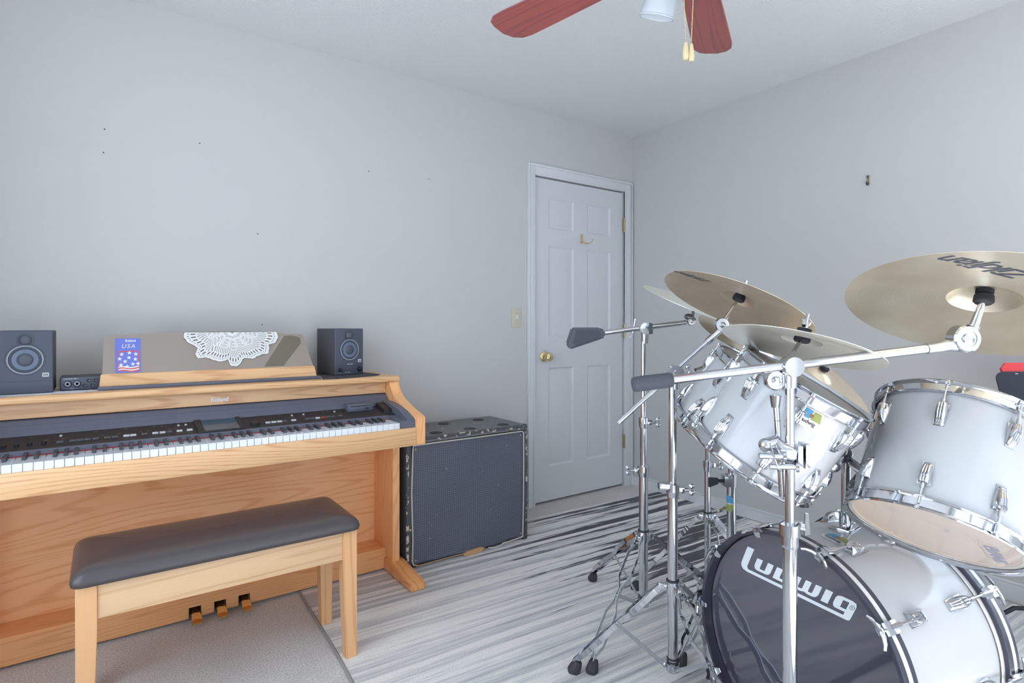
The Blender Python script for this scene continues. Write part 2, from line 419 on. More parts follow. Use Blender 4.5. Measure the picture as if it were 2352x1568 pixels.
def window(name, a0, a1, z0, z1, pt):
    """pt(a, d, z): a along the wall, d into the room"""
    def bx(m, a, b, d0, d1, za, zb):
        p, q = pt(a, d0, za), pt(b, d1, zb)
        m.b2(min(p[0], q[0]), max(p[0], q[0]), min(p[1], q[1]), max(p[1], q[1]), za, zb)
    m = MB(); w = .07
    bx(m, a0-w, a0, 0, .016, z0-w, z1+w); bx(m, a1, a1+w, 0, .016, z0-w, z1+w); bx(m, a0, a1, 0, .016, z1, z1+w); bx(m, a0-.1, a1+.1, 0, .04, z0-.03, z0)
    fr = struct(obj(name, m, 'trim_white', smooth=0))
    am = (a0+a1)/2
    for k, (p, q) in enumerate(((a0, am), (am, a1))):
        for j, (s, t) in enumerate(((z0, (z0+z1)/2), ((z0+z1)/2, z1))):
            m = MB(); e = .032
            bx(m, p, p+e, -.07, -.04, s, t); bx(m, q-e, q, -.07, -.04, s, t); bx(m, p+e, q-e, -.07, -.04, s, s+e); bx(m, p+e, q-e, -.07, -.04, t-e, t)
            sa = obj('sash', m, 'trim_white', fr, smooth=0)
            m = MB(); bx(m, p+e, q-e, -.057, -.053, s+e, t-e); obj('pane', m, 'window_glass', sa, smooth=0)
window('window_1', WA[0], WA[1], WA[2], WA[3], lambda a, d, z: (a, Y0+d, z))
window('window_3', WC[0], WC[1], WC[2], WC[3], lambda a, d, z: (X1-d, a, z))
window('added_window_2', WB[0], WB[1], WB[2], WB[3], lambda a, d, z: (X0+d, a, z))  # left opening, out of view, put in as extra fill

def board(name, pts):
    m = MB()
    for (xa, xb, ya, yb, fx, fy) in pts:
        m.b2(xa, xb, ya, yb, 0, .060)
        m.b2(xa + (0 if fx <= 0 else 0), xb, ya, yb, .060, .061)
        # a thinner moulded top
        m.b2(xa+max(fx, 0)*.006, xb+min(fx, 0)*.006, ya+max(fy, 0)*.006, yb+min(fy, 0)*.006, .061, .074, .003)
    struct(obj(name, m, 'trim_white'))
board('baseboard_back', [(X0, 2.108, Y1-.013, Y1, 0, 1)])
board('baseboard_right', [(X1-.013, X1, Y0, Y1, 1, 0)])
board('baseboard_left', [(X0, X0+.013, Y0, Y1-.013, -1, 0)])
board('baseboard_front', [(X0+.013, X1-.013, Y0, Y0+.013, 0, -1)])

# door casing
m = MB()
for a, b in ((2.108, 2.166), (2.949, 3.024)):
    m.b2(a, b, Y1-.012, Y1, 0, 2.111, .002)
m.b2(2.166, 2.949, Y1-.012, Y1, DZ, 2.111, .002)
m.b2(2.108, 2.122, Y1-.019, Y1-.012, 0, 2.111, .003).b2(3.010, 3.024, Y1-.019, Y1-.012, 0, 2.111, .003).b2(2.122, 3.010, Y1-.019, Y1-.012, 2.097, 2.111, .003)
m.b2(2.150, 2.158, Y1-.015, Y1-.012, 0, 2.061, .002).b2(2.957, 2.965, Y1-.015, Y1-.012, 0, 2.061, .002).b2(2.158, 2.957, Y1-.015, Y1-.012, 2.053, 2.061, .002)
struct(obj('trim_1', m, 'trim_white'))
# six-panel door
cx = [2.170, 2.286, 2.497, 2.615, 2.829, 2.945]; cz = [.015, .228, .85, 1.046, 1.617, 1.724, 1.92, 2.036]
yf, yb = 2.819, 2.829
m = MB().b2(cx[0], cx[5], yb, 2.865, cz[0], cz[7])
for i in (0, 2, 4): m.b2(cx[i], cx[i+1], yf, yb, cz[0], cz[7])
for i in (1, 3):
    for j in (0, 2, 4, 6): m.b2(cx[i], cx[i+1], yf, yb, cz[j], cz[j+1])
door = struct(obj('door_1', m, 'door_white', smooth=0))
for i in (1, 3):
    for j in (1, 3, 5):
        a, b, c, d = cx[i], cx[i+1], cz[j], cz[j+1]
        def rc(e, y): return [(a+e, y, c+e), (b-e, y, c+e), (b-e, y, d-e), (a+e, y, d-e)]
        m = MB().loft([rc(0, yb+.003), rc(0, yf+.001), rc(.012, yb-.001), rc(.016, yb-.001), rc(.046, yf+.0015), rc(.05, yf+.001)])
        obj('door_panel', m, 'door_white', door, smooth=20)
f = frame((2.251, yf, .921), (0, -1, 0))
m = MB().lathe([(.001, 0), (.033, 0), (.033, .004), (.029, .008), (.016, .011), (.0125, .016), (.0125, .026), (.020, .031), (.0265, .040), (.0275, .050), (.024, .058), (.014, .063), (.001, .064)], f, 32)
kn = obj('door_knob', m, 'brass', door)
obj('lock_button', MB().lathe([(.001, .062), (.007, .062), (.007, .069), (.001, .070)], f, 16), 'brass_old', kn)
for z0 in (.267, 1.03, 1.77):
    m = MB().b2(2.944, 2.958, 2.806, 2.819, z0, z0+.093, .002)
    m.cyl((2.951, 2.803, z0), (2.951, 2.803, z0+.093), .0055, n=10).cyl((2.951, 2.803, z0-.006), (2.951, 2.803, z0), .004, n=10)
    obj('hinge', m, 'brass_old', door)
# brass coat hook screwed to the door
h = thing('coat_hook', 'small brass double coat hook screwed to the white panelled door', 'hook', (2.565, yf, 1.665))
obj('back_plate', MB().b2(2.554, 2.574, yf-.004, yf, 1.655, 1.715, .002), 'brass', h)
obj('hook_arm', MB().tube([(2.566, yf-.004, 1.668), (2.572, yf-.022, 1.655), (2.586, yf-.042, 1.652), (2.604, yf-.056, 1.664), (2.612, yf-.06, 1.682)], [.004, .004, .0038, .0035, .004], 8), 'brass', h)
obj('hook_arm', MB().tube([(2.562, yf-.004, 1.668), (2.556, yf-.014, 1.66), (2.551, yf-.024, 1.664), (2.55, yf-.028, 1.674)], .0038, 8), 'brass', h)
for z in (1.662, 1.706): obj('screw', MB().ball((2.565, yf-.004, z), .004, (1, .5, 1), 8), 'brass_old', h)
# light switch
h = thing('light_switch', 'ivory light switch plate on the wall left of the door', 'light switch', (2.026, Y1, 1.10))
obj('cover_plate', MB().b2(1.991, 2.061, Y1-.006, Y1, 1.104, 1.218, .003), 'ivory', h)
obj('toggle', MB().box((2.026, Y1-.010, 1.163), (.010, .016, .022), .002, Matrix.Rotation(R(-25), 4, 'X')), 'print_white', h)
for z in (1.133, 1.191): obj('screw', MB().ball((2.026, Y1-.006, z), .0035, (1, .4, 1), 8), 'brass_old', h)
for x, z in ((.004, 1.900), (.001, 1.807), (1.102, 1.902), (.574, 1.535), (.593, 1.122), (.340, 1.905), (1.442, 1.912)):
    obj('nail_hole', MB().cyl((x, Y1-.0006, z), (x, Y1+.002, z), .0028, n=8), 'panel_dark', wallA)
# picture hook on the right wall
h = thing('wall_hook', 'tiny brass picture hook on the bare right wall', 'hook', (X1, 1.277, 1.80))
obj('strap', MB().b2(X1-.0025, X1, 1.272, 1.282, 1.803, 1.848), 'brass_old', h)
obj('nail_head', MB().cyl((X1-.010, 1.277, 1.842), (X1-.001, 1.277, 1.836), .0048, n=10), 'steel_dark', h)
obj('hook_lip', MB().ribbon([(X1-.002, 1.277, 1.806), (X1-.009, 1.277, 1.799), (X1-.015, 1.277, 1.806), (X1-.016, 1.277, 1.816)], .010, .002, (0, 1, 0)), 'steel_dark', h)
# spring door stop
h = thing('door_stop', 'small spring door stop with white tip on the right baseboard', 'door stop', (X1-.013, 2.06, .03))
obj('mount', MB().cyl((X1-.013, 2.06, .03), (X1-.018, 2.06, .03), .009, n=12), 'brass_old', h)
pts = []
for i in range(61):
    a = i/60; pts.append((X1-.018-.055*a, 2.06+.0055*math.cos(a*2*math.pi*9), .03-.006*a+.0055*math.sin(a*2*math.pi*9)))
obj('spring', MB().tube(pts, .0012, 5), 'brass_old', h)
obj('rubber_tip', MB().cyl((X1-.073, 2.06, .024), (X1-.083, 2.06, .023), .0065, n=12), 'print_white', h)

# rug
fr = frame((1.8, 1.15, 0), (0, 0, 1), (1, -.045, 0))
outl = []
n = 60
W2, H2a, H2b = 1.19, -1.5, 1.49
rn = random.Random(3)
def wob(t, k): return .004*math.sin(t*9+k)+.003*math.sin(t*23+k*2)
left = [(-W2 + wob(t, 1), H2b + (H2a-H2b)*t) for t in [i/n for i in range(n+1)]]
bot = [(-W2+2*W2*i/n, H2a + wob(i/n, 2)) for i in range(1, n)]
right = [(W2 + wob(t, 3), H2a + (H2b-H2a)*t) for t in [i/n for i in range(n+1)]]
top = [(W2-2*W2*i/n, H2b + wob(i/n, 4)) for i in range(1, n)]
outl = left+bot+right+top
rug = thing('area_rug', 'pale grey area rug with charcoal streaks spread under the drum kit', 'rug', fr)
m = MB(); m.prism(outl, Matrix.Translation((0, 0, .0005)), .0055); obj('pile', m, 'rug', rug, local=True, smooth=0)
for side in (left, right):
    m = MB(); m.tube([(x, y, .004) for x, y in side], .0055, 6); obj('binding', m, 'rug_binding', rug, local=True)

# ================================================================ digital piano
PX0, PX1, PY = -.373, 1.085, 2.72
pc = .356
pn = thing('digital_piano', 'honey oak digital piano with open keyboard against the back wall', 'piano', (pc, 2.45, 0))
arm = [(2.143, .630), (2.143, .740), (2.150, .745), (2.246, .767), (2.30, .784), (2.345, .800), (2.375, .815), (2.392, .832), (2.402, .855), (2.405, .866), (PY, .866), (PY, .60), (2.46, .60), (2.44, .628)]
for s in (0, 1):
    xa = 1.040 if s else PX0
    f = Matrix(((0, 0, 1, xa), (1, 0, 0, 0), (0, 1, 0, 0), (0, 0, 0, 1)))
    m = MB().prism(arm, f, .045)
    bmesh.ops.bevel(m.bm, geom=[e for e in m.bm.edges], offset=.0025, segments=2, affect='EDGES')
    obj('side_arm', m, 'oak_z', pn)
    xb = 1.053 if s else pc*2-1.086
    obj('side_post', MB().b2(xb, xb+.033, 2.40, PY, .05, .63, .002), 'oak_z', pn)
    xf = 1.043 if s else pc*2-1.109
    prof = [(2.192, .006), (2.192, .034), (2.200, .040), (2.40, .063), (PY, .063), (PY, .006)]
    f = Matrix(((0, 0, 1, xf), (1, 0, 0, 0), (0, 1, 0, 0), (0, 0, 0, 1)))
    m = MB().prism(prof, f, .066); bmesh.ops.bevel(m.bm, geom=[e for e in m.bm.edges], offset=.004, segments=2, affect='EDGES')
    obj('foot', m, 'oak_y', pn)
obj('key_slip', MB().b2(PX0+.045, 1.040, 2.137, 2.162, .629, .703, .003), 'oak_x', pn)
obj('key_bed', MB().b2(PX0+.045, 1.040, 2.162, 2.62, .625, .695), 'oak_y', pn)
obj('lower_panel', MB().b2(PX0+.033, 1.053, 2.615, 2.632, .08, .625), 'oak_panel', pn)
m = MB(); prof = [(2.475, .012), (2.475, .088), (2.487, .100), (2.628, .100), (2.628, .012)]
f = Matrix(((0, 0, 1, PX0+.034), (1, 0, 0, 0), (0, 1, 0, 0), (0, 0, 0, 1)))
# the plinth is cut away round the three pedals
px_ped = (.284, .370, .456)
cuts = [PX0+.034]
for x in px_ped: cuts += [x-.021, x+.021]
cuts += [1.052]
for i in range(0, len(cuts), 2):
    f = Matrix(((0, 0, 1, cuts[i]), (1, 0, 0, 0), (0, 1, 0, 0), (0, 0, 0, 1))); m.prism(prof, f, cuts[i+1]-cuts[i])
for x in px_ped:
    f = Matrix(((0, 0, 1, x-.021), (1, 0, 0, 0), (0, 1, 0, 0), (0, 0, 0, 1)))
    m.prism([(2.475, .052), (2.475, .088), (2.487, .100), (2.628, .100), (2.628, .052)], f, .042)
obj('plinth', m, 'oak_plinth', pn, smooth=0)
obj('pedal_box', MB().b2(.24, .50, 2.53, 2.60, .004, .052), 'panel_dark', pn)
for x in px_ped:
    rings = []
    for (y, w, z, h) in ((2.53, .017, .040, .010), (2.475, .020, .040, .012), (2.445, .030, .036, .013), (2.425, .033, .031, .013), (2.412, .033, .026, .013), (2.405, .029, .020, .008)):
        rings.append([(x-w/2, y, z-h), (x+w/2, y, z-h), (x+w/2, y, z-.002), (x+w/2-.003, y, z), (x-w/2+.003, y, z), (x-w/2, y, z-.002)])
    pd = obj('pedal', MB().loft(rings), 'brass', pn)
# lid, fascia, back
obj('lid', MB().b2(PX0-.004, PX1+.004, 2.398, PY, .866, .892, .008, 3), 'oak_x', pn)
obj('fascia', MB().b2(PX0+.045, 1.038, 2.444, 2.47, .815, .866, .001), 'oak_x2', pn)
obj('back_board', MB().b2(PX0+.033, 1.053, PY-.012, PY, .06, .866), 'oak_panel', pn)
obj('name_print', text('Roland', lambda x, y: V((.3635+x, 2.4430, .8285+y)), .0215, bold=.0007, spacing=1.02), 'print_white', pn, smooth=0)
def band(name, prof, mt, xa=PX0+.046, xb=1.037):
    f = Matrix(((0, 0, 1, xa), (1, 0, 0, 0), (0, 1, 0, 0), (0, 0, 0, 1)))
    return obj(name, MB().prism(prof, f, xb-xa), mt, pn, smooth=20)
band('key_rail', [(2.247, .7285), (2.2625, .742), (2.30, .742), (2.30, .7285)], 'slate_plastic', -.262, .974)
cp = band('control_panel', [(2.2627, .735), (2.2627, .741), (2.40, .766), (2.40, .735)], 'panel_black')
band('fallboard', [(2.395, .755), (2.398, .7665), (2.410, .781), (2.4125, .781), (2.424, .795), (2.4275, .795), (2.438, .8085), (2.445, .812), (2.46, .812), (2.46, .755)], 'slate_plastic')
obj('felt_strip', MB().b2(-.260, .972, 2.242, 2.250, .7275, .7295), 'felt_red', pn, smooth=0)
# end blocks beside the keys
for s in (0, 1):
    def xs(a): return a if s else 2*pc-a
    m = MB()
    for (a, b, prof) in ((.9725, 1.006, [(2.146, .70), (2.146, .731), (2.30, .744), (2.30, .70)]), (1.006, 1.0385, [(2.146, .70), (2.146, .733), (2.17, .745), (2.22, .762), (2.27, .772), (2.33, .782), (2.41, .785), (2.41, .70)])):
        lo, hi = sorted((xs(a), xs(b))); f = Matrix(((0, 0, 1, lo), (1, 0, 0, 0), (0, 1, 0, 0), (0, 0, 0, 1))); m.prism(prof, f, hi-lo)
    obj('end_block', m, 'slate_plastic', pn, smooth=30)
# 88 keys
KW = 1.228/52; kx0 = -.258
mw = MB().b2(.0005, KW-.0005, 2.140, 2.30, .703, .727, .0012, 1)
wk = obj('white_key', mw, 'white_key', pn)
wk.matrix_basis = Matrix.Translation((kx0, 0, 0))
for i in range(1, 52): copy_part(wk, pn, Matrix.Translation((kx0+i*KW, 0, 0)))
def ringk(y, w, z0, z1): return [(-w/2, y, z0), (w/2, y, z0), (w/2*.82, y, z1), (-w/2*.82, y, z1)]
bk = None
letters = 'ABCDEFG'
for i in range(51):
    if letters[i % 7] in 'ACDFG':
        x = kx0+(i+1)*KW + {'A': .0012, 'C': -.0018, 'D': .0018, 'F': -.002, 'G': 0}[letters[i % 7]]
        if bk is None:
            m = MB().loft([ringk(2.188, .0112, .726, .728), ringk(2.192, .0112, .726, .7375), ringk(2.262, .0112, .726, .7385)])
            bk = obj('black_key', m, 'black_key', pn); bk.matrix_basis = Matrix.Translation((x, 0, 0))
        else: copy_part(bk, pn, Matrix.Translation((x, 0, 0)))
# controls on the panel: (x, s) with s up the slope
tilt = math.atan2(.025, .138)
def pp(x, s, h=0): return V((x, 2.262+.138*s-h*math.sin(tilt), .741+.025*s+h*math.cos(tilt)))
RX = Matrix.Rotation(tilt, 4, 'X')
for x in (-.246, -.216, -.185, -.151):
    obj('slider_knob', MB().cyl(pp(x, .34), pp(x, .34, .008), .0068, .0062, 16), 'panel_dark', pn)
for x, kk in ((-.112, 'button_grey'), (-.079, 'button_grey'), (-.061, 'button_grey'), (-.042, 'button_grey'), (-.020, 'button_grey'), (.011, 'button_grey'), (.031, 'button_grey'), (.063, 'button_light'), (.082, 'button_light'), (.114, 'button_grey'), (.145, 'button_light'), (.166, 'button_light'), (.186, 'button_grey'), (.217, 'button_light'), (.248, 'button_light'), (.508, 'button_light'), (.529, 'button_light'), (.550, 'button_light'), (.569, 'button_grey'), (.602, 'button_light'), (.653, 'button_grey'), (.673, 'button_grey'), (.694, 'button_light'), (.716, 'button_red'), (.735, 'button_grey'), (.754, 'button_grey'), (.785, 'button_grey')):
    obj('push_button', MB().box(pp(x, .34, .002), (.0175, .011, .005), .001, RX), kk, pn)
for x in (-.112, .219, .242, .610, .655, .780):
    obj('round_button', MB().cyl(pp(x, .76), pp(x, .76, .004), .0042, .0036, 12), 'button_light', pn)
obj('jog_dial', MB().cyl(pp(.464, .36), pp(.464, .36, .008), .0175, .0165, 28).ball(pp(.455, .50, .008), .004, (1, 1, .3), 10), 'panel_dark', pn)
m = MB()
for (xa, xb, sa, sb) in ((.270, .292, .0, 1.0), (.408, .424, .0, 1.0), (.292, .408, .0, .10)):
    c = (pp(xa, sa)+pp(xb, sb))/2; m.box(c+V((0, 0, .002)), (xb-xa, (sb-sa)*.140, .006), .001, RX)
sc_f = obj('screen_frame', m, 'panel_black', pn)
obj('screen', MB().box((pp(.350, .55))+V((0, 0, .0008)), (.116, .126, .002), 0, RX), 'screen', sc_f)
# tiny gold print over the buttons
for x in [i*.021 for i in range(-11, 45)]:
    if .26 < x < .45 or random.random() < .35: continue
    w = random.uniform(.006, .013); obj('panel_print', MB().box(pp(x, random.choice((.58, .62, .86)), .0003), (w, .0014, .0002), 0, RX), 'print_gold', pn, smooth=0)
# floppy drive on the fallboard's lower step
dr = obj('disk_drive', MB().b2(.832, .942, 2.353, 2.415, .752, .786, .002), 'slate_plastic', pn)
obj('drive_slot', MB().b2(.842, .932, 2.3515, 2.354, .7765, .7795), 'panel_dark', dr)
obj('drive_face', MB().b2(.840, .934, 2.3520, 2.354, .762, .7745, .0005), 'slate_plastic', dr)
obj('eject_button', MB().b2(.905, .922, 2.3505, 2.354, .7645, .7695, .0005), 'panel_black', dr)
obj('volume_pod', MB().loft([[pp(.968, .25, 0), pp(1.03, .25, 0), pp(1.03, .98, 0), pp(.968, .98, 0)], [pp(.972, .3, .012), pp(1.028, .3, .012), pp(1.028, .97, .016), pp(.972, .97, .016)]]), 'panel_dark', pn)
# music rest: ledge strip, oak ledge and smoky board
def desk(x, s): return V((x, 2.478+.075*s, .897+.197*s))     # leaning back
obj('rest_ledge', MB().b2(-.016, .752, 2.450, 2.486, .8925, .9045, .001), 'slate_plastic', pn)
a = [desk(-.012, 0), desk(.743, 0), desk(.737, .245), desk(-.008, .245)]; bk2 = V((0, .014, 0))
m = MB().loft([[p for p in a], [p+bk2 for p in a]]); bmesh.ops.bevel(m.bm, geom=[e for e in m.bm.edges], offset=.002, segments=2, affect='EDGES')
obj('rest_board', m, 'oak_x', pn)
prof = [(-.003, .245), (.732, .245), (.705, .90), (.700, .925), (.688, .935)]
for i in range(1, 12):
    t = i/12; prof.append((.688+(.016-.688)*t, .935+.062*math.sin(math.pi*t)))
prof += [(.016, .935), (.006, .925), (.002, .905)]
a = [desk(x, s)+V((0, .004, 0)) for x, s in prof]
obj('rest_panel', MB().loft([a, [p+V((0, .005, 0)) for p in a]]), 'smoke_acrylic', pn, smooth=20)
obj('diagonal_strip', MB().add([desk(x, s)+V((0, .0032, 0)) for x, s in ((.535, .27), (.612, .27), (.692, .74), (.690, .86), (.655, .905), (.625, .90))], [(0, 1, 2, 3, 4, 5)]), 'tinted_film', pn, smooth=0)  # tinted see-through strip running diagonally over the smoky board

# sticker on the music rest
st = thing('flag_sticker', 'blue USA flag sticker with white stars on the music rest', 'sticker', desk(.072, .25))
nrm = V((0, -.197, .075)).normalized()
def sp(x, y, h=0): return desk(.035+.078*x, .26+.62*y) + V((0, .0038, 0)) + nrm*(.0006+h)    # x, y in 0..1
def srect(x0, x1, y0, y1, h): return [sp(x0, y0, h), sp(x1, y0, h), sp(x1, y1, h), sp(x0, y1, h)]
obj('card', MB().loft([srect(0, 1, 0, 1, 0), srect(0, 1, 0, 1, .0006)]), 'sticker_blue', st, smooth=0)
obj('maker_print', text('Roland', lambda x, y: sp(.60+x, .90+y*.64, .0008), .15, bold=.004), 'print_white', st, smooth=0)
obj('title_print', text('USA', lambda x, y: sp(.5+x, .715+y*.64, .0008), .26, shear=.25, spacing=1.25), 'print_white', st, smooth=0)
m = MB()
for (a0, a1, b0, b1) in ((.10, .14, .02, .62), (.90, .94, .02, .62), (.10, .94, .60, .63)): m.add(srect(a0, a1, b0, b1, .0008), [(0, 1, 2, 3)])
obj('red_border', m, 'sticker_red', st, smooth=0)
for k in range(4):
    pts = [(.12+.80*i/10, .03+.035*k+.018*math.sin(i*.7+k*.2)) for i in range(11)]
    m = MB(); m.add([sp(x, y, .001) for x, y in pts]+[sp(x, y+.036, .001) for x, y in pts], [(i, i+1, 12+i, 11+i) for i in range(10)])
    obj('stripe', m, 'sticker_red' if k % 2 == 0 else 'print_white', st, smooth=0)
for (x, y) in ((.25, .53), (.55, .57), (.80, .53), (.17, .40), (.53, .43), (.78, .38), (.38, .32), (.22, .22), (.68, .24), (.46, .17), (.88, .25)):
    ps = []
    for i in range(10):
        rr = .10 if i % 2 == 0 else .042; an = math.pi/2+i*math.pi/5
        ps.append(sp(x+rr*math.cos(an), y+rr*.64*math.sin(an), .0011))
    obj('star', MB().add(ps+[sp(x, y, .0011)], [(i, (i+1) % 10, 10) for i in range(10)]), 'print_white', st, smooth=0)

# crocheted doily hanging over the music rest
dl = thing('lace_doily', 'white crocheted lace doily draped over the top of the music rest', 'doily', desk(.43, .99))
RD, NA, NR = .168, 180, 30
def lace(hang):
    m = MB(); vs = []; fs = []
    tab = [(0, .183), (8, .190), (16, .180), (22, .155), (28, .165), (35, .170), (42, .150), (50, .143), (58, .140), (66, .125), (74, .122), (80, .140), (88, .150), (96, .145), (102, .120), (110, .135), (119, .141), (128, .145), (135, .150), (141, .176), (148, .172), (154, .150), (160, .160), (168, .180), (174, .186), (180, .183)]
    def edge(th):    # outline of scallops and fan points
        dg_ = math.degrees(th)
        for (a0_, r0_), (a1_, r1_) in zip(tab, tab[1:]):
            if a0_ <= dg_ <= a1_+1e-6: return (r0_+(r1_-r0_)*(dg_-a0_)/(a1_-a0_))/RD + .012*abs(math.sin(18*th))
        return .183/RD
    idx = {}
    for i in range(NA+1):
        th = math.pi*i/NA
        for j in range(NR+1):
            rr = RD*edge(th)*(j+1)/(NR+1) if j else RD*.03
            x = .425+rr*math.cos(th)*.92; d = rr*math.sin(th)*.96
            s = .985-d/.2108 if hang else None
            if hang: p = desk(x, s)+V((0, -.0015, 0))
            else: p = desk(x, .985)+V((0, .004+min(d, .012), .003 - max(0, d-.012)*.95))
            idx[i, j] = len(vs); vs.append(p)
    for i in range(NA):
        for j in range(NR):
            t = i/NA; hole = False
            fan = (t*6) % 1
            if 2 <= j < 6: hole = (i % 6 in (2, 3)) and j in (3, 4)
            elif 6 <= j < 16:
                if .25 < fan < .75: hole = (i+j) % 3 == 0 and j % 2 == 0 and i % 2 == 0
                else: hole = (j % 3 != 0) and (i % 3 == 1)
            elif 16 <= j < 22: hole = ((i//2 + j//2) % 2 == 0) and (i % 2 == 0 or j % 2 == 0) and (i*7+j*5) % 4 != 0
            elif 22 <= j < 27: hole = (i % 5 in (1, 2)) and j in (23, 24, 25)
            elif 27 <= j < 29: hole = i % 3 == 0 and j == 27
            if not hole: fs.append((idx[i, j], idx[i+1, j], idx[i+1, j+1], idx[i, j+1]))
    m.add(vs, fs)
    g = bmesh.ops.solidify(m.bm, geom=m.bm.faces[:], thickness=.0009)
    return m
obj('front_fall', lace(True), 'lace', dl, smooth=0)
obj('back_fall', lace(False), 'lace', dl, smooth=0)

# studio monitors
def monitor(label, m4, controls):
    w, d, h = .144, .162, .208
    t = thing('studio_monitor', label, 'speaker', m4, 'pair of small studio monitors on the piano lid')
    obj('cabinet', MB().b2(-w/2, w/2, .006, d, 0, h, .004), 'speaker_side', t, local=True)
    bf = obj('front_baffle', MB().b2(-w/2, w/2, 0, .009, 0, h, .0035, 3), 'speaker_black', t, local=True)
    obj('baffle_line', MB().b2(-w/2+.004, w/2-.004, -.0004, .0, .0405, .0412), 'panel_dark', bf, local=True)
    for (z, r, nm) in ((.112, .0485, 'woofer'), (.177, .0205, 'tweeter')):
        f = frame((0, 0, z), (0, -1, 0))
        if nm == 'woofer':
            o = obj('woofer', MB().lathe([(.0535, -.001), (.0525, .0012), (.050, .0006), (.0475, .0006)], f, 48), 'driver_surround', t, local=True)
            obj('trim_ring', MB().lathe([(.0475, .0002), (.0475, .0026), (.0455, .003), (.0435, .0026), (.0432, .0004)], f, 48), 'driver_ring', o, local=True)
            obj('surround', MB().lathe([(.0433, .0008), (.041, .0022), (.0385, .003), (.036, .0020), (.0345, .0006)], f, 48), 'driver_surround', o, local=True)
            obj('cone', MB().lathe([(.0346, .0012), (.028, .0018), (.022, .0018), (.0215, .0014)], f, 48), 'cone', o, local=True)
            obj('dust_cap', MB().lathe([(.0216, .0016), (.019, .0042), (.014, .0062), (.007, .0072), (.0005, .0075)], f, 40), 'dome', o, local=True)
        else:
            o = obj('tweeter', MB().lathe([(.0245, -.001), (.0235, .0012), (.021, .0005), (.0175, .0005)], f, 40), 'driver_surround', t, local=True)
            obj('dome', MB().lathe([(.0178, .0006), (.016, .0042), (.011, .0072), (.005, .0085), (.0004, .0088)], f, 36), 'dome', o, local=True)
    bd = obj('badge', MB().b2(.044, .061, -.0012, .0005, .054, .067, .0004), 'print_white', t, local=True)
    for k in range(4): obj('badge_bar', MB().b2(.0462+k*.0035, .0482+k*.0035, -.0015, -.001, .0565, .0645), 'panel_dark', bd, local=True)
    if controls:
        for x, r in ((-.047, .0078), (.052, .0105)):
            f = frame((x, 0, .022), (0, -1, 0)); kn = obj('volume_knob' if x > 0 else 'power_button', MB().lathe([(r+.002, 0), (r+.002, .001), (r, .001), (r*.93, .009), (r*.8, .010), (.0004, .010)], f, 24), 'panel_dark', t, local=True)
        obj('status_light', MB().b2(-.012, .018, -.0008, .0, .0455, .0475), 'print_white', t, local=True)
        for x in (-.018, -.003): obj('jack_hole', MB().cyl((x, .0005, .021), (x, -.0006, .021), .0026, n=12), 'panel_dark', t, local=True)
        for x in (-.047, -.018, -.003): obj('small_print', MB().b2(x-.005, x+.005, -.0004, .0, .0085, .0100), 'print_white', t, local=True)
    return t
monitor('black studio monitor at the left end of the piano lid', Matrix.Translation((-.210, 2.478, .8935)), False)
monitor('black studio monitor standing on the dark mat right of the music rest', Matrix.Translation((.912, 2.558, .8955)) @ Matrix.Rotation(R(12), 4, 'Z'), True)

# felt mat under the right monitor
prof = [(.745, 2.415), (.80, 2.403), (.90, 2.425), (1.00, 2.455), (1.032, 2.49), (1.028, 2.545), (1.01, 2.62), (1.0, 2.70), (.80, 2.705), (.785, 2.56), (.765, 2.47)]
m = MB().prism(prof, Matrix.Translation((0, 0, .8922)), .0028); bmesh.ops.bevel(m.bm, geom=m.bm.edges[:], offset=.001, segments=1, affect='EDGES')
tag(obj('felt_mat', m, 'mat_fabric'), 'dark grey felt mat lying under the right studio monitor', 'mat')
# patterned tissue paper under the left monitor
n = 24; m = MB(); vs = []; fs = []
for i in range(n+1):
    x = -.345+.345*i/n
    for j, y in enumerate((2.406+.008*math.sin(i*.9)+.035*(i/n)**2, 2.44+.02*(i/n)**2, 2.60)):
        vs.append((x, y, .8924+(.0003 if j == 1 else 0)))
for i in range(n):
    for j in range(2): fs.append((3*i+j, 3*i+3+j, 3*i+4+j, 3*i+1+j))
m.add(vs, fs); bmesh.ops.solidify(m.bm, geom=m.bm.faces[:], thickness=-.0006)
tag(obj('tissue_paper', m, 'tissue', smooth=0), 'white printed tissue paper under the left monitor and audio interface', 'paper')
# audio interface
f = Matrix.Translation((-.0525, 2.512, .8945))
t = thing('audio_interface', 'small black audio interface with knobs beside the left monitor', 'audio interface', f)
obj('case', MB().b2(-.070, .070, .003, .12, 0, .045, .003), 'speaker_side', t, local=True)
obj('face_plate', MB().b2(-.066, .070, -.001, .004, .001, .044, .0015), 'speaker_black', t, local=True)
for x in (-.048, -.022):
    f = frame((x, -.001, .0215), (0, -1, 0))
    o = obj('input_jack', MB().lathe([(.0115, 0), (.0115, .002), (.0095, .0028), (.0088, .001), (.007, .001)], f, 28), 'panel_dark', t, local=True)
    obj('jack_ring', MB().lathe([(.0085, .001), (.0085, .0024), (.0040, .0024), (.0040, .001)], f, 24), 'driver_ring', o, local=True)
for x, z in ((-.001, .014), (.011, .031), (.021, .014), (.030, .031)):
    f = frame((x, -.001, z), (0, -1, 0))
    o = obj('gain_knob', MB().lathe([(.0058, 0), (.0058, .001), (.0050, .001), (.0046, .010), (.0004, .0105)], f, 20), 'panel_dark', t, local=True)
    obj('pointer', MB().b2(x+.0004, x+.0036, -.0122, -.0113, z-.0006, z+.0006), 'print_white', o, local=True)
obj('name_print', text('AUDIOBOX USB96', lambda x, y: V((-.060+x, -.0013, .0375+y)), .0048, align='LEFT'), 'print_white', t, local=True, smooth=0)
obj('foot_print', text('1     Mic/Inst     2', lambda x, y: V((-.035+x, -.0013, .0035+y)), .0040), 'print_white', t, local=True, smooth=0)

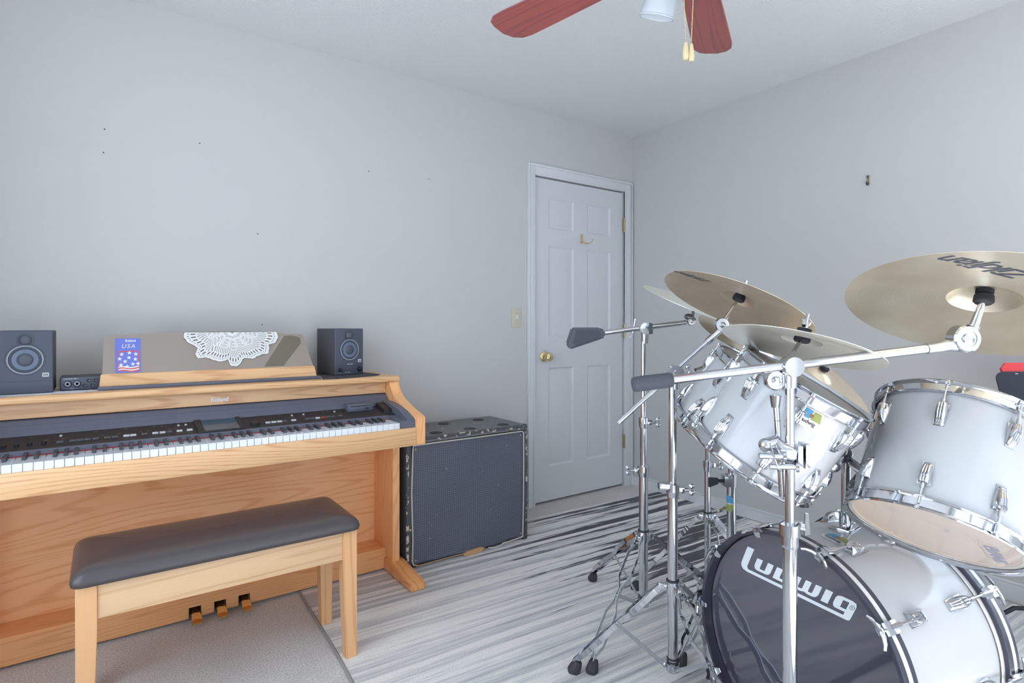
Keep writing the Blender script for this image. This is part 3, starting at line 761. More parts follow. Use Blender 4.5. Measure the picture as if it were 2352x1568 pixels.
# ================================================================ piano bench
bn = thing('piano_bench', 'oak piano bench with black padded seat in front of the piano', 'bench', (.32, 2.03, 0))
bx0, bx1, by0, by1 = -.073, .708, 1.862, 2.200
rings = []
def rr(e, z, k=10, rad=.03):
    a0, a1, b0, b1 = bx0+e, bx1-e, by0+e, by1-e; r = max(.004, rad-e*.3); out = []
    for (cx_, cy_, s) in ((a1-r, b0+r, -90), (a1-r, b1-r, 0), (a0+r, b1-r, 90), (a0+r, b0+r, 180)):
        for q in range(k+1):
            an = R(s+90*q/k); out.append((cx_+r*math.cos(an), cy_+r*math.sin(an), z))
    return out
for e, z in ((.012, .432), (.002, .436), (0, .446), (.003, .458), (.010, .468), (.022, .475), (.045, .480), (.09, .484), (.14, .486)): rings.append(rr(e, z))
m = MB().loft(rings); obj('seat_cushion', m, 'vinyl', bn, smooth=60)
def leg(xa, ya, sx, sy, z0):
    # square tapered leg: outer corner straight, inner faces taper
    top, bt = .047, .038
    def q(w, z): return [(xa, ya, z), (xa+sx*w, ya, z), (xa+sx*w, ya+sy*w, z), (xa, ya+sy*w, z)]
    m = MB().loft([q(bt, z0), q(top, .30), q(top, .432)]); bmesh.ops.bevel(m.bm, geom=m.bm.edges[:], offset=.0012, segments=1, affect='EDGES')
    obj('leg', m, 'bench_oak_z', bn)
leg(.697, 1.882, -1, 1, .006); leg(.697, 2.182, -1, -1, .006); leg(-.060, 1.882, 1, 1, 0); leg(-.060, 2.182, 1, -1, 0)
for (a, b, c, d) in ((-.013, .650, 1.888, 1.906), (-.013, .650, 2.158, 2.176)): obj('apron', MB().b2(a, b, c, d, .338, .432, .001), 'bench_oak_x', bn)
for (a, b, c, d) in ((.668, .690, 1.929, 2.135), (-.054, -.032, 1.929, 2.135)): obj('apron', MB().b2(a, b, c, d, .338, .432, .001), 'oak_y', bn)

# ================================================================ speaker cabinet
ca0, ca1, cb0, cb1, ch = 1.118, 1.800, 2.395, 2.745, .602
sc = thing('speaker_cabinet', 'worn black guitar speaker cabinet with frayed piping between piano and door', 'speaker cabinet', (1.459, 2.57, .006))
w = .026
obj('side_board', MB().b2(ca0, ca0+w, cb0, cb1, .006, ch-.001, .006), 'tolex', sc)
obj('side_board', MB().b2(ca1-w, ca1, cb0, cb1, .006, ch-.001, .006), 'tolex', sc)
obj('bottom_board', MB().b2(ca0+w, ca1-w, cb0+.02, cb1, .006, .03), 'tolex', sc)
obj('back_panel', MB().b2(ca0+w, ca1-w, cb1-.02, cb1, .03, ch-w), 'tolex', sc)
# top board with six dished caster cups
cups = [(1.30, 2.46), (1.49, 2.46), (1.69, 2.46), (1.235, 2.66), (1.45, 2.66), (1.665, 2.66)]
m = MB().b2(ca0, ca1, cb0, cb1, ch-w, ch, .006)
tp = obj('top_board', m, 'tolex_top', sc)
for x, y in cups:
    f = Matrix.Translation((x, y, ch))
    obj('caster_cup', MB().lathe([(.031, 0), (.030, .0022), (.026, .0026), (.023, .0012), (.018, -.0), (.001, .0006)], f, 28), 'rubber', tp)
obj('worn_edge', MB().b2(ca0+.03, ca1-.03, cb0-.0008, cb0+.014, ch-.016, ch+.0006, .003), 'tolex_edge', tp)
obj('worn_edge', MB().b2(ca0-.0006, ca0+.012, cb0-.0008, cb0+.010, .01, ch-.03, .003), 'tolex_edge', sc)
obj('worn_edge', MB().b2(ca1-.012, ca1+.0006, cb0-.0008, cb0+.010, .01, ch-.03, .003), 'tolex_edge', sc)
obj('corner_cap', MB().box((ca1-.010, cb0+.012, ch-.010), (.026, .030, .026), .009, seg=3), 'tolex_edge', sc)
# slack grille cloth
g0, g1, gz0, gz1 = ca0+.030, ca1-.024, .022, ch-.032
n = 36; vs = []; fs = []
for j in range(n+1):
    for i in range(n+1):
        u, v = i/n, j/n; e = (16*u*(1-u)*v*(1-v))**.5
        y = cb0+.006 - .0+e*(.006*math.sin(3.1*u*2+1.3*v*3)+.005*math.sin(5.3*v+2.2*u)+.004*math.sin(9*u-6*v))
        zz = gz0 + (gz1-gz0)*v
        if j == 0: zz += .006*math.sin(u*9)+.003*math.sin(u*23) - (.012 if .55 < u < .62 else 0)
        vs.append((g0+(g1-g0)*u, y, zz))
for j in range(n):
    for i in range(n): fs.append((j*(n+1)+i, j*(n+1)+i+1, (j+1)*(n+1)+i+1, (j+1)*(n+1)+i))
m = MB().add(vs, fs); bmesh.ops.solidify(m.bm, geom=m.bm.faces[:], thickness=.002)
gr = obj('grille_cloth', m, 'grille', sc, smooth=80)
yq = cb0+.001
pts = [(g0+.004, yq, gz0+.004), (g0-.002, yq, gz0+.02)] + [(g0-.002+.003*math.sin(t*8), yq, gz0+(gz1-gz0)*t) for t in (.2, .4, .6, .8, .97)] + [(g0+.004, yq, gz1), (g0+.1, yq, gz1+.001), (g0+.35, yq, gz1), (g1-.01, yq, gz1), (g1, yq, gz1-.008), (g1+.001, yq, .4), (g1-.001, yq, .2), (g1-.006, yq, gz0+.002)]
obj('piping', MB().tube(pts, .0035, 8), 'piping', gr)
pts = [(g1-.006, yq, gz0+.002), (g1-.06, yq, gz0-.002), (g1-.11, yq-.002, gz0-.004), (g1-.13, yq-.004, gz0-.001), (g1-.15, yq-.008, gz0-.010), (g1-.19, yq-.012, gz0-.012), (g1-.22, yq-.003, gz0-.006)]
obj('piping', MB().tube(pts, .0035, 8), 'piping', gr)
pts = [(g0+.004, yq, gz0+.004), (g0+.03, yq, gz0-.006), (g0+.12, yq, gz0-.004), (g0+.22, yq, gz0-.003), (g0+.30, yq-.002, gz0-.006)]
obj('piping', MB().tube(pts, [.0035, .003, .002, .0018, .001], 6), 'bare_wood', gr)
for x, z in ((g0+.016, gz0+.02), (g1-.016, gz0+.02), (g0+.016, gz1-.02), (g1-.016, gz1-.02)): obj('screw', MB().ball((x, yq+.003, z), .005, (1, .5, 1), 8), 'brass_old', gr)
m = MB().prism([(0, 0), (.03, -.003), (.10, .0), (.118, .014), (.10, .022), (.02, .018), (-.004, .008)], Matrix(((1, 0, 0, 1.415), (0, 0, 1, cb0-.012), (0, 1, 0, .0075), (0, 0, 0, 1))), .018)
bmesh.ops.bevel(m.bm, geom=m.bm.edges[:], offset=.002, segments=1, affect='EDGES'); obj('splintered_batten', m, 'bare_wood', sc)

# ================================================================ ceiling fan
fc = V((1.224, .94, 0))
fn = thing('ceiling_fan', 'ceiling fan with red mahogany blades and ribbed glass lamp shades', 'ceiling fan', (fc.x, fc.y, ZC))
def FM(z=0): return Matrix.Translation((fc.x, fc.y, z))
obj('canopy', MB().lathe([(.001, ZC), (.075, ZC), (.073, ZC-.03), (.045, ZC-.055), (.013, ZC-.06)], FM(), 32), 'brass', fn)
obj('downrod', MB().cyl((fc.x, fc.y, ZC-.06), (fc.x, fc.y, 2.24), .012), 'brass', fn)
obj('motor_housing', MB().lathe([(.012, 2.26), (.05, 2.255), (.11, 2.235), (.125, 2.20), (.125, 2.14), (.11, 2.11), (.06, 2.09), (.001, 2.09)], FM(), 40), 'brass', fn)
obj('light_kit', MB().lathe([(.001, 2.09), (.05, 2.09), (.055, 2.075), (.048, 2.055), (.025, 2.04), (.001, 2.035)], FM(), 32), 'brass', fn)
for k in range(5):
    an = R(30+72*k)
    bm4 = Matrix.Translation((fc.x, fc.y, 2.105)) @ Matrix.Rotation(an, 4, 'Z') @ Matrix.Rotation(R(12), 4, 'X')
    if k == 0:
        out = [(.19, -.050), (.30, -.056), (.45, -.063), (.585, -.068), (.622, -.064), (.650, -.045), (.668, -.012), (.670, .03), (.664, .052), (.640, .067), (.60, .068), (.45, .063), (.30, .056), (.19, .050)]
        m = MB().prism(out, Matrix.Translation((0, 0, -.003)), .006); bmesh.ops.bevel(m.bm, geom=m.bm.edges[:], offset=.0012, segments=1, affect='EDGES')
        b0 = obj('blade', m, 'mahogany', fn, local=True)
        m = MB().prism([(.10, -.018), (.16, -.016), (.20, -.042), (.25, -.030), (.26, 0), (.25, .030), (.20, .042), (.16, .016), (.10, .018)], Matrix.Translation((0, 0, .003)), .004)
        i0 = obj('blade_iron', m, 'brass', b0, local=True)
        b0.matrix_basis = PM[fn].inverted() @ bm4
    else: copy_part(b0, fn, PM[fn].inverted() @ bm4)
for k in range(3):
    an = R((82, 205, 300)[k]); d = V((math.cos(an), math.sin(an), 0))
    ax = (V((0, 0, -1))+d*.42).normalized()
    p = fc+d*.05+V((0, 0, 2.065)); q = fc+d*.075+V((0, 0, 2.075))
    obj('lamp_arm', MB().tube([p, p+d*.025, q], .009, 10), 'brass', fn)
    f = frame(q-ax*.005, ax)
    ns = 72; prof = [(.022, 0), (.024, .012), (.034, .030), (.040, .06), (.043, .095), (.046, .118), (.049, .121), (.049, .124), (.0445, .124), (.041, .095), (.038, .06), (.032, .032), (.021, .012)]
    rings = []
    for r, z in prof:
        rings.append([f @ V(((r+(.0009*math.cos(36*2*math.pi*i/ns) if .03 < z < .115 else 0))*math.cos(2*math.pi*i/ns), (r+(.0009*math.cos(36*2*math.pi*i/ns) if .03 < z < .115 else 0))*math.sin(2*math.pi*i/ns), z)) for i in range(ns)])
    sh = obj('lamp_shade', MB().loft(rings, False), 'shade_glass', fn)
    obj('light_bulb', MB().lathe([(.010, .0), (.011, .02), (.019, .045), (.022, .06), (.018, .076), (.001, .083)], f, 20), 'bulb', sh)
for dx, dy, zt in ((-.006, .004, 1.845), (.007, -.003, 1.842)):
    x, y = fc.x+dx-.001, fc.y+dy
    z = 2.04; m = MB()
    xt, yt = fc.x+dx*2.2, fc.y+dy*2.2
    while z > zt:
        m.ball((x+(xt-x)*(z-zt)/.2, y+(yt-y)*(z-zt)/.2, z), .0016, n=6); z -= .0036
    m.cyl((xt, yt, 2.04), (x, y, zt), .0005, n=5)
    ch_ = obj('pull_chain', m, 'brass', fn)
    f = Matrix.Translation((x, y, zt-.046))
    obj('pendant', MB().lathe([(.001, 0), (.0055, .001), (.008, .008), (.0085, .016), (.0065, .032), (.0045, .045), (.002, .047)], f, 16), 'pendant', ch_)
# ================================================================ drums
def lug_mesh(w, h, ln):
    """ribbed wedge-shaped casing; local: z along the shell (0 = hoop side), x outward, y across"""
    m = MB(); rings = []
    for z, kw, kh in ((0, .80, .78), (.03, .86, .92), (.15, .95, 1.0), (.45, 1.0, .93), (.75, .86, .66), (.93, .70, .38), (1.0, .62, .12)):
        a, b = w*kw/2, h*kh
        prof = [(0, -a), (b*.62, -a*.92), (b*.93, -a*.66)]
        for q in (-.42, 0, .42):
            prof += [(b*.97, a*(q-.17)), (b*1.03, a*q), (b*.97, a*(q+.17))]
            if q < .4: prof.append((b*.88, a*(q+.21)))
        prof += [(b*.93, a*.66), (b*.62, a*.92), (0, a)]
        rings.append([(x, y, z*ln) for x, y in prof])
    m.loft(rings)
    m.loft([[(0, -w*.56, -.001), (0, w*.56, -.001), (0, w*.42, ln*1.03), (0, -w*.42, ln*1.03)], [(.0025, -w*.55, -.001), (.0025, w*.55, -.001), (.0025, w*.41, ln*1.03), (.0025, -w*.41, ln*1.03)]])
    return m

def badge(parent, r, a0, z0, k=1, flip=False):
    """maker's badge bent round the shell: keystone with blue and olive fields"""
    def P(x, y, h):
        if flip: x, y = -x, -y
        a = a0+x*k/r; return V(((r+h)*math.cos(a), (r+h)*math.sin(a), z0+y*k))
    def patch(name, pts_l, pts_r, h, mt, par):
        vs, fs = [], []; n = 8
        for i in range(n+1):
            t = i/n
            for (xl, y), (xr, _) in zip(pts_l, pts_r): vs.append(P(xl+(xr-xl)*t, y, h))
        q = len(pts_l)
        for i in range(n):
            for j in range(q-1): fs.append((i*q+j, i*q+q+j, i*q+q+j+1, i*q+j+1))
        m = MB().add(vs, fs)
        return obj(name, m, mt, par, local=True, smooth=60)
    b = patch('badge', [(-.016, -.022), (-.025, -.015), (-.030, -.002), (-.019, .021)], [(.016, -.022), (.025, -.015), (.030, -.002), (.019, .021)], .0009, 'badge_silver', parent)
    patch('blue_field', [(-.026, -.001), (-.0175, .0195)], [(-.001, -.001), (-.001, .0195)], .0013, 'badge_blue', b)
    patch('olive_field', [(.001, -.001), (.001, .0195)], [(.026, -.001), (.0175, .0195)], .0013, 'badge_olive', b)
    ps = [(0, .0075)]+[(.0048*math.cos(i*math.pi/8), .0075+.0048*math.sin(i*math.pi/8)) for i in range(16)]
    obj('badge_dot', MB().add([P(x, y, .0017) for x, y in ps], [(0, i+1, (i+1) % 16+1) for i in range(16)]), 'badge_dot', b, local=True, smooth=0)
    obj('badge_print', text('Ludwig', lambda x, y: P(x, -.0118+y, .0016), .0125, bold=.0004), 'ink_black', b, local=True, smooth=0)

def hoop_prof(rs, rr):
    return [(rs+.0030, .030), (rr-.003, .0305), (rr, .029), (rr-.002, .0268), (rs+.0055, .0262), (rs+.0048, .0085), (rr-.004, .004), (rr, .0015), (rr-.0015, -.0008), (rr-.005, .0005), (rs+.0022, .006), (rs+.0022, .028)]

def tom(label, c, n, rr, L, nl, phase, lz, bad):
    f = frame(c, n); rs = rr-.0125
    t = thing('rack_tom', label, 'drum', f, 'white rack toms of the kit')
    sh = obj('shell', MB().lathe([(rs, .010), (rs, L-.010), (rs-.0075, L-.012), (rs-.0075, .012)], Matrix.Identity(4), 72, True), 'drum_white', t, local=True, smooth=50)
    obj('inner_ply', MB().lathe([(rs-.0077, .013), (rs-.0077, L-.013)], Matrix.Identity(4), 64, False) if False else MB().loft([[V(((rs-.0078)*math.cos(2*math.pi*i/64), (rs-.0078)*math.sin(2*math.pi*i/64), z)) for i in range(64)] for z in (.012, L-.012)], False), 'shell_wood', sh, local=True, smooth=60)
    obj('bottom_hoop', MB().lathe(hoop_prof(rs, rr), I4, 96, True), 'chrome', t, local=True)
    FL = Matrix.Translation((0, 0, L)) @ Matrix.Rotation(math.pi, 4, 'X')
    obj('top_hoop', MB().lathe(hoop_prof(rs, rr), FL, 96, True), 'chrome', t, local=True)
    bh = obj('bottom_head', MB().lathe([(.001, .0088), (rs-.008, .0088), (rs+.001, .0095), (rs+.0018, .016)], I4, 64), 'film', t, local=True, smooth=60)
    # the lathe closes itself with a cap; keep only the thin skin
    obj('head_collar', MB().lathe([(rs-.007, .0092), (rs+.0015, .0102), (rs+.002, .017), (rs+.0012, .017)], I4, 64, True), 'head_white', t, local=True)
    obj('top_head', MB().lathe([(.001, L-.0088), (rs-.002, L-.0088), (rs+.0015, L-.010), (rs+.0018, L-.016), (rs+.001, L-.016), (rs-.003, L-.0096), (.001, L-.0096)], I4, 64, True), 'head_white', t, local=True, smooth=60)
    lw, lh, ll = .024, .019, .052
    l0 = r0 = e0 = w0 = None
    for k in range(nl):
        an = phase+2*math.pi*k/nl
        for end in (0, 1):
            z = lz if end == 0 else L-lz
            base = Matrix.Rotation(an, 4, 'Z') @ Matrix.Translation((rs-.0005, 0, z))
            if end: base = base @ Matrix.Rotation(math.pi, 4, 'X')
            if l0 is None:
                l0 = obj('lug', lug_mesh(lw, lh, ll), 'chrome', t, local=True, smooth=30); l0.matrix_basis = base
                m = MB().cyl((.0105, 0, .004), (.0105, 0, -lz+.012), .0026, n=10).cyl((.0105, 0, -.001), (.0105, 0, -.012), .0042, n=10)
                r0 = obj('tension_rod', m, 'chrome', t, local=True); r0.matrix_basis = base
                m = MB().box((.0105, 0, -lz+.0285), (.013, .017, .004), .0012).box((.0105, 0, -lz+.0045), (.008, .008, .009), .001)
                e0 = obj('hoop_ear', m, 'chrome', t, local=True); e0.matrix_basis = base
            else:
                copy_part(l0, t, base); copy_part(r0, t, base); copy_part(e0, t, base)
        for z in (lz+.016, L-lz-.016):
            mm = Matrix.Rotation(an, 4, 'Z') @ Matrix.Translation((rs-.0088, 0, z))
            if w0 is None:
                w0 = obj('lug_screw', MB().cyl((0, 0, 0), (-.002, 0, 0), .0075, n=14).cyl((-.002, 0, 0), (-.005, 0, 0), .004, n=6), 'chrome_soft', sh, local=True); w0.matrix_basis = mm
            else: copy_part(w0, sh, mm)
    if bad: badge(t, rs, bad[0], bad[1])
    return t, f, rs

def nv(v): return V(v).normalized()
A_n, B_n, C_n = nv((.563, -.002, .827)), nv((.222, -.474, .852)), nv((.244, -.534, .81))
tA, fA, rA = tom('largest white tom, its clear bottom head showing, over the bass drum', (1.527, .514, .641), A_n, .178, .311, 8, R(8), .058, None)
tB, fB, rB = tom('white tom with blue and olive maker badge behind the front cymbal stand', (1.342, .843, .772), B_n, .1651, .25, 8, R(30), .046, (R(219), .195))
tC, fC, rC = tom('white tom farthest from the camera, half hidden behind the badged tom', (1.563, 1.097, .768), C_n, .1651, .25, 8, R(30), .046, None)
# print on the clear bottom head of tom A
obj('head_print', text('EVANS', lambda x, y: V((.036+x, -.098-y, .0080)), .034, bold=.0010, spacing=.9), 'head_ink', tA, local=True, smooth=0)
obj('head_print', text('DRUMHEADS USA', lambda x, y: V((.036+x, -.088-y, .0080)), .008), 'head_ink', tA, local=True, smooth=0)

# ---------------------------------------------------------------- bass drum
bc, bn_ = V((1.388, .771, .302)), nv((.984, -.175, 0))
fK = frame(bc, bn_, (0, 0, 1)); LK = .42; rk, ro = .279, .295
K = thing('bass_drum', 'white bass drum with glossy black front head and large white lettering', 'drum', fK)
obj('shell', MB().lathe([(rk, .046), (rk, LK-.046), (rk-.008, LK-.046), (rk-.008, .046)], I4, 96, True), 'drum_white', K, local=True, smooth=50)
for end in (0, 1):
    E = I4 if end == 0 else Matrix.Translation((0, 0, LK)) @ Matrix.Rotation(math.pi, 4, 'X')
    nm = 'front' if end == 0 else 'rear'
    hp_ = obj(nm+'_hoop', MB().lathe([(ro-.011, 0), (ro-.002, 0), (ro, .002), (ro, .0125), (ro-.0008, .0128), (ro-.0008, .0262), (ro, .0265), (ro, .040), (ro-.002, .042), (ro-.011, .042)], E, 120, True), 'hoop_black', K, local=True, smooth=30)
    obj('inlay', MB().lathe([(ro-.002, .0130), (ro+.0001, .0132), (ro+.0001, .0258), (ro-.002, .0260)], E, 120, True), 'inlay_white', hp_, local=True, smooth=30)
    obj('counter_ring', MB().lathe([(rk+.001, .041), (ro-.0115, .041), (ro-.0105, .052), (rk+.0035, .055), (rk+.001, .050)], E, 96, True), 'inlay_white', K, local=True)
    obj(nm+'_head', MB().lathe([(.001, .034), (ro-.026, .034), (ro-.018, .0325), (ro-.0135, .030), (ro-.0115, .032), (ro-.0115, .046), (ro-.0135, .046), (ro-.0145, .034), (ro-.0225, .0355), (.001, .0355)], E, 96, True), 'head_black' if end == 0 else 'head_white', K, local=True, smooth=60)
# lettering: x towards the near side, y up
SH = .44
def lp(x, y, h=0): return V((1.0177*y-.0165, 1.0177*(x+SH*(y-.169))-.0177, .0336-h))
mlog = MB()
def lpoly(ps):
    mlog.add([lp(x, y) for x, y in ps], [list(range(len(ps)))])
lpoly([(-.1565, .221), (-.134, .221), (-.134, .170), (-.133, .165), (-.127, .1602), (-.127, .152), (-.132, .1525), (-.143, .155), (-.151, .161), (-.1555, .170)])
lpoly([(-.127, .1602), (-.127, .152), (.156, .152), (.161, .1545), (.161, .1602)])
lpoly([(-.115, .2015), (-.097, .2015), (-.097, .177), (-.095, .1755), (-.083, .1755), (-.081, .177), (-.081, .2015), (-.063, .2015), (-.063, .177), (-.066, .171), (-.073, .1685), (-.102, .1685), (-.110, .171), (-.115, .179)])
lpoly([(-.053, .2015), (-.035, .2015), (-.035, .177), (-.033, .1757), (-.022, .1757), (-.020, .177), (-.020, .221), (-.002, .221), (-.002, .177), (-.005, .171), (-.012, .1685), (-.053, .1685)])
lpoly([(-.035, .2015), (-.035, .1955), (-.020, .1955), (-.020, .2015)])
lpoly([(.003, .2015), (.018, .2015), (.018, .177), (.020, .1755), (.028, .1755), (.030, .177), (.030, .2015), (.046, .2015), (.046, .177), (.048, .1755), (.055, .1755), (.057, .177), (.057, .2015), (.073, .2015), (.073, .178), (.069, .171), (.062, .1685), (.048, .1685), (.038, .171), (.028, .1685), (.013, .1685), (.006, .172), (.003, .179)])
lpoly([(.083, .2015), (.101, .2015), (.101, .1685), (.083, .1685)])
lpoly([(.111, .193), (.114, .199), (.121, .2015), (.148, .2015), (.158, .1985), (.1615, .191), (.1615, .1602), (.1435, .1602), (.1435, .1945), (.129, .1945), (.129, .193), (.129, .1755), (.1435, .1755), (.1435, .1685), (.120, .1685), (.114, .171), (.111, .178)])
lg = obj('lettering', mlog, 'logo_white', K, local=True, smooth=0)
obj('trade_mark', text('R', lambda x, y: lp(.1535+x, .1835+y, .0004), .007), 'logo_navy', lg, local=True, smooth=0)
ring = MB().tube([lp(.1535+.0052*math.cos(i*math.pi/12), .1858+.0052*math.sin(i*math.pi/12), .0004) for i in range(24)], .0004, 5, True)
obj('trade_mark_ring', ring, 'logo_navy', lg, local=True)
badge(K, rk, R(7), .135, 1.15)
l0 = c0 = None
for k in range(10):
    an = R(18+36*k)
    for end in (0, 1):
        base = Matrix.Rotation(an, 4, 'Z') @ Matrix.Translation((rk-.0005, 0, .105 if end == 0 else LK-.105))
        if end: base = base @ Matrix.Rotation(math.pi, 4, 'X')
        if l0 is None:
            l0 = obj('lug', lug_mesh(.030, .023, .058), 'chrome', K, local=True, smooth=30); l0.matrix_basis = base
            # claw hooked over the hoop, with its long rod and T-shaped key
            m = MB().cyl((.0205, 0, .008), (.0205, 0, -.120), .0034, n=10).cyl((.0205, 0, -.001), (.0205, 0, -.014), .0052, n=10)
            m.cyl((.0205, 0, -.055), (.0205, 0, -.088), .0062, .0072, n=12)
            r0 = obj('tension_rod', m, 'chrome', K, local=True); r0.matrix_basis = base
            m = MB()
            m.ribbon([(.019, 0, -.064), (.0225, 0, -.075), (.0235, 0, -.095), (.021, 0, -.108), (.012, 0, -.1085), (.002, 0, -.1075), (-.004, 0, -.103)], [.024, .027, .026, .026, .022, .016, .010], .0032, (0, 1, 0))
            m.loft([[(.013, -.005, -.112), (.022, -.005, -.112), (.022, .005, -.112), (.013, .005, -.112)], [(.014, -.006, -.121), (.024, -.006, -.121), (.024, .006, -.121), (.014, .006, -.121)]])
            for s in (-1, 1): m.tube([(.019, 0, -.117), (.019, s*.012, -.119), (.016, s*.024, -.122), (.011, s*.034, -.126)], [.0055, .005, .0042, .0035], 8)
            c0 = obj('claw_hook', m, 'chrome', K, local=True); c0.matrix_basis = base
        else:
            copy_part(l0, K, base); copy_part(r0, K, base); copy_part(c0, K, base)
# spurs
for s, foot in ((1, (1.55, 1.115, .006)), (-1, (1.41, .40, .006))):
    a = bc + bn_*.12 + V((0, 0, -.10)) + (fK.to_3x3() @ V((0, -s*.26, 0)))
    b = V(foot); m = MB().cyl(a, b+(a-b).normalized()*.03, .007, n=14)
    sp_ = obj('spur', m, 'chrome', K)
    obj('rubber_tip', MB().cyl(b+(a-b).normalized()*.035, b+V((0, 0, .004)), .012, .009, 14), 'rubber', sp_)
    obj('spur_bracket', MB().box(a, (.04, .03, .04), .006), 'chrome', K)
# double tom holder rising from the shell
tp = V((1.615, .735, .578))
h = obj('holder_base', MB().box(tp+V((0, 0, .004)), (.085, .055, .012), .004).cyl(tp, tp+V((0, 0, .045)), .016, n=18), 'chrome', K)
obj('holder_post', MB().cyl(tp+V((0, 0, .02)), tp+V((.0, 0, .20)), .0115, n=18).ball(tp+V((0, 0, .20)), .018), 'chrome', K)
top = tp+V((0, 0, .19))
endB = fB @ (Matrix.Rotation(R(300), 3, 'Z') @ V((rB, 0, .10)))
endA = fA @ (Matrix.Rotation(R(80), 3, 'Z') @ V((rA, 0, .12)))
for e in (endB, endA):
    d = e-top
    obj('holder_arm', MB().box(top+d*.5, (d.length, .014, .024), .004, d.to_track_quat('X', 'Z').to_matrix().to_4x4()), 'chrome', K)
    obj('arm_bracket', MB().ball(e, .021, (1, 1, .7)), 'chrome', K)
obj('wing_screw', MB().cyl(top+V((-.006, 0, 0)), top+V((-.006, 0, .062)), .0055, n=12).box(top+V((-.006, 0, .05)), (.032, .010, .016), .004).ball(top+V((-.024, 0, .052)), .007), 'chrome', K)

# ---------------------------------------------------------------- stands
def zdir(a): return V((math.cos(a), math.sin(a), 0))
def tripod(t, bx, by, hub, low, rt, angs, rad, fz=.006):
    """double-braced legs folding out of a hub; lower braces run to a collar at the tube's foot"""
    B = V((bx, by, 0))
    obj('hub_collar', MB().cyl(B+V((0, 0, hub-.016)), B+V((0, 0, hub+.014)), rt+.005, n=22).cyl(B+V((0, 0, hub+.014)), B+V((0, 0, hub+.020)), rt+.0035, n=22), 'chrome', t)
    obj('gasket', MB().cyl(B+V((0, 0, hub+.020)), B+V((0, 0, hub+.025)), rt+.0045, n=22), 'rubber', t)
    obj('foot_collar', MB().cyl(B+V((0, 0, low-.012)), B+V((0, 0, low+.012)), rt+.004, n=22), 'chrome', t)
    obj('foot_bands', MB().cyl(B+V((0, 0, low+.014)), B+V((0, 0, low+.018)), rt+.0025, n=22).cyl(B+V((0, 0, low+.024)), B+V((0, 0, low+.028)), rt+.0025, n=22), 'rubber', t)
    for a in angs:
        d = zdir(a); lat = V((-d.y, d.x, 0))
        p0 = B+d*(rt+.022)+V((0, 0, hub)); p1 = B+d*rad+V((0, 0, fz+.035))
        ax = (p1-p0).normalized(); up = lat.cross(ax)
        obj('leg_hinge', MB().box(B+d*(rt+.014)+V((0, 0, hub)), (.026, .018, .022), .003, a).cyl(p0-lat*.013, p0+lat*.013, .005, n=10), 'chrome', t)
        m = MB(); Ln = (p1-p0).length
        prof = ((0, .010), (.05, .010), (.13, .021), (.34, .021), (.43, .0045), (.54, .0045), (.63, .019), (.88, .018), (.95, .006), (1.0, .006))
        for s in (-1, 1):
            m.ribbon([p0+ax*(Ln*q)+lat*(s*w) for q, w in prof], .016, .0026, up)
        m.cyl(p0+ax*(Ln*.49)-lat*.007, p0+ax*(Ln*.49)+lat*.007, .0045, n=10)
        lgp = obj('leg', m, 'chrome', t)
        e = B+d*(rad+.004)
        rings = []
        f = frame(e+V((0, 0, fz)), (ax*-.75+V((0, 0, .6))).normalized(), lat)
        for z, r in ((-.004, .015), (.006, .020), (.018, .0185), (.034, .0150), (.042, .0115)):
            ring = []
            for i in range(10):
                q = f @ V((r*math.cos(2*math.pi*i/10), r*1.1*math.sin(2*math.pi*i/10), z)); q.z = max(q.z, fz); ring.append(q)
            rings.append(ring)
        obj('rubber_foot', MB().loft(rings), 'rubber', lgp, smooth=25)
        q0 = p0+ax*(Ln*.49); q1 = B+d*(rt+.008)+V((0, 0, low))
        obj('brace', MB().ribbon([q0, q0+(q1-q0)*.5, q1], .012, .0022, lat.cross((q1-q0).normalized())).cyl(q1-lat*.007, q1+lat*.007, .005, n=8), 'chrome_soft', t)

def wing(p, d, s=1):
    """wing screw pointing along d from p"""
    d = V(d).normalized(); u = d.cross(V((0, 0, 1))).normalized(); w = u.cross(d); p = V(p)
    m = MB().cyl(p, p+d*.018*s, .005*s, n=10)
    m.ball(p+d*.026*s+w*.010*s, .009*s, (1, 1, 1), 10, frame(p+d*.026*s+w*.010*s, u) @ Matrix.Diagonal((1, 1, .4, 1)))
    m.ball(p+d*.026*s-w*.010*s, .009*s, (1, 1, 1), 10, frame(p+d*.026*s-w*.010*s, u) @ Matrix.Diagonal((1, 1, .4, 1)))
    return m
CAMR = V((.815, -.579, 0)); CAMB = V((-.579, -.815, 0))     # handy directions: across the room and towards its near side

def clamp(t, p, r0, r1, d):
    p = V(p)
    o = obj('clamp_collar', MB().cyl(p+V((0, 0, -.022)), p+V((0, 0, -.004)), r0+.002, r0+.0045, 22).cyl(p+V((0, 0, -.004)), p+V((0, 0, .018)), r0+.005, n=22).box(p+V(d).normalized()*(r0+.008), (.024, .016, .020), .003, math.atan2(d[1], d[0])), 'chrome', t)
    obj('wing_screw', wing(p+V(d).normalized()*(r0+.016), d), 'chrome', o)

def pole(t, name, x, y, z0, z1, r): obj(name, MB().cyl((x, y, z0), (x, y, z1), r, n=24), 'chrome', t)

def tilter(t, p, r, axis, wd=.022):
    p = V(p); ax = V(axis).normalized()
    f = frame(p-ax*wd/2, ax)
    o = obj('tilter', MB().lathe([(.001, 0), (r*.9, 0), (r, .003), (r, wd-.003), (r*.9, wd), (r*.62, wd), (r*.6, wd-.0015), (r*.42, wd-.0015), (r*.40, wd+.002), (r*.2, wd+.004), (.001, wd+.0045)], f, 30), 'chrome', t)
    return o

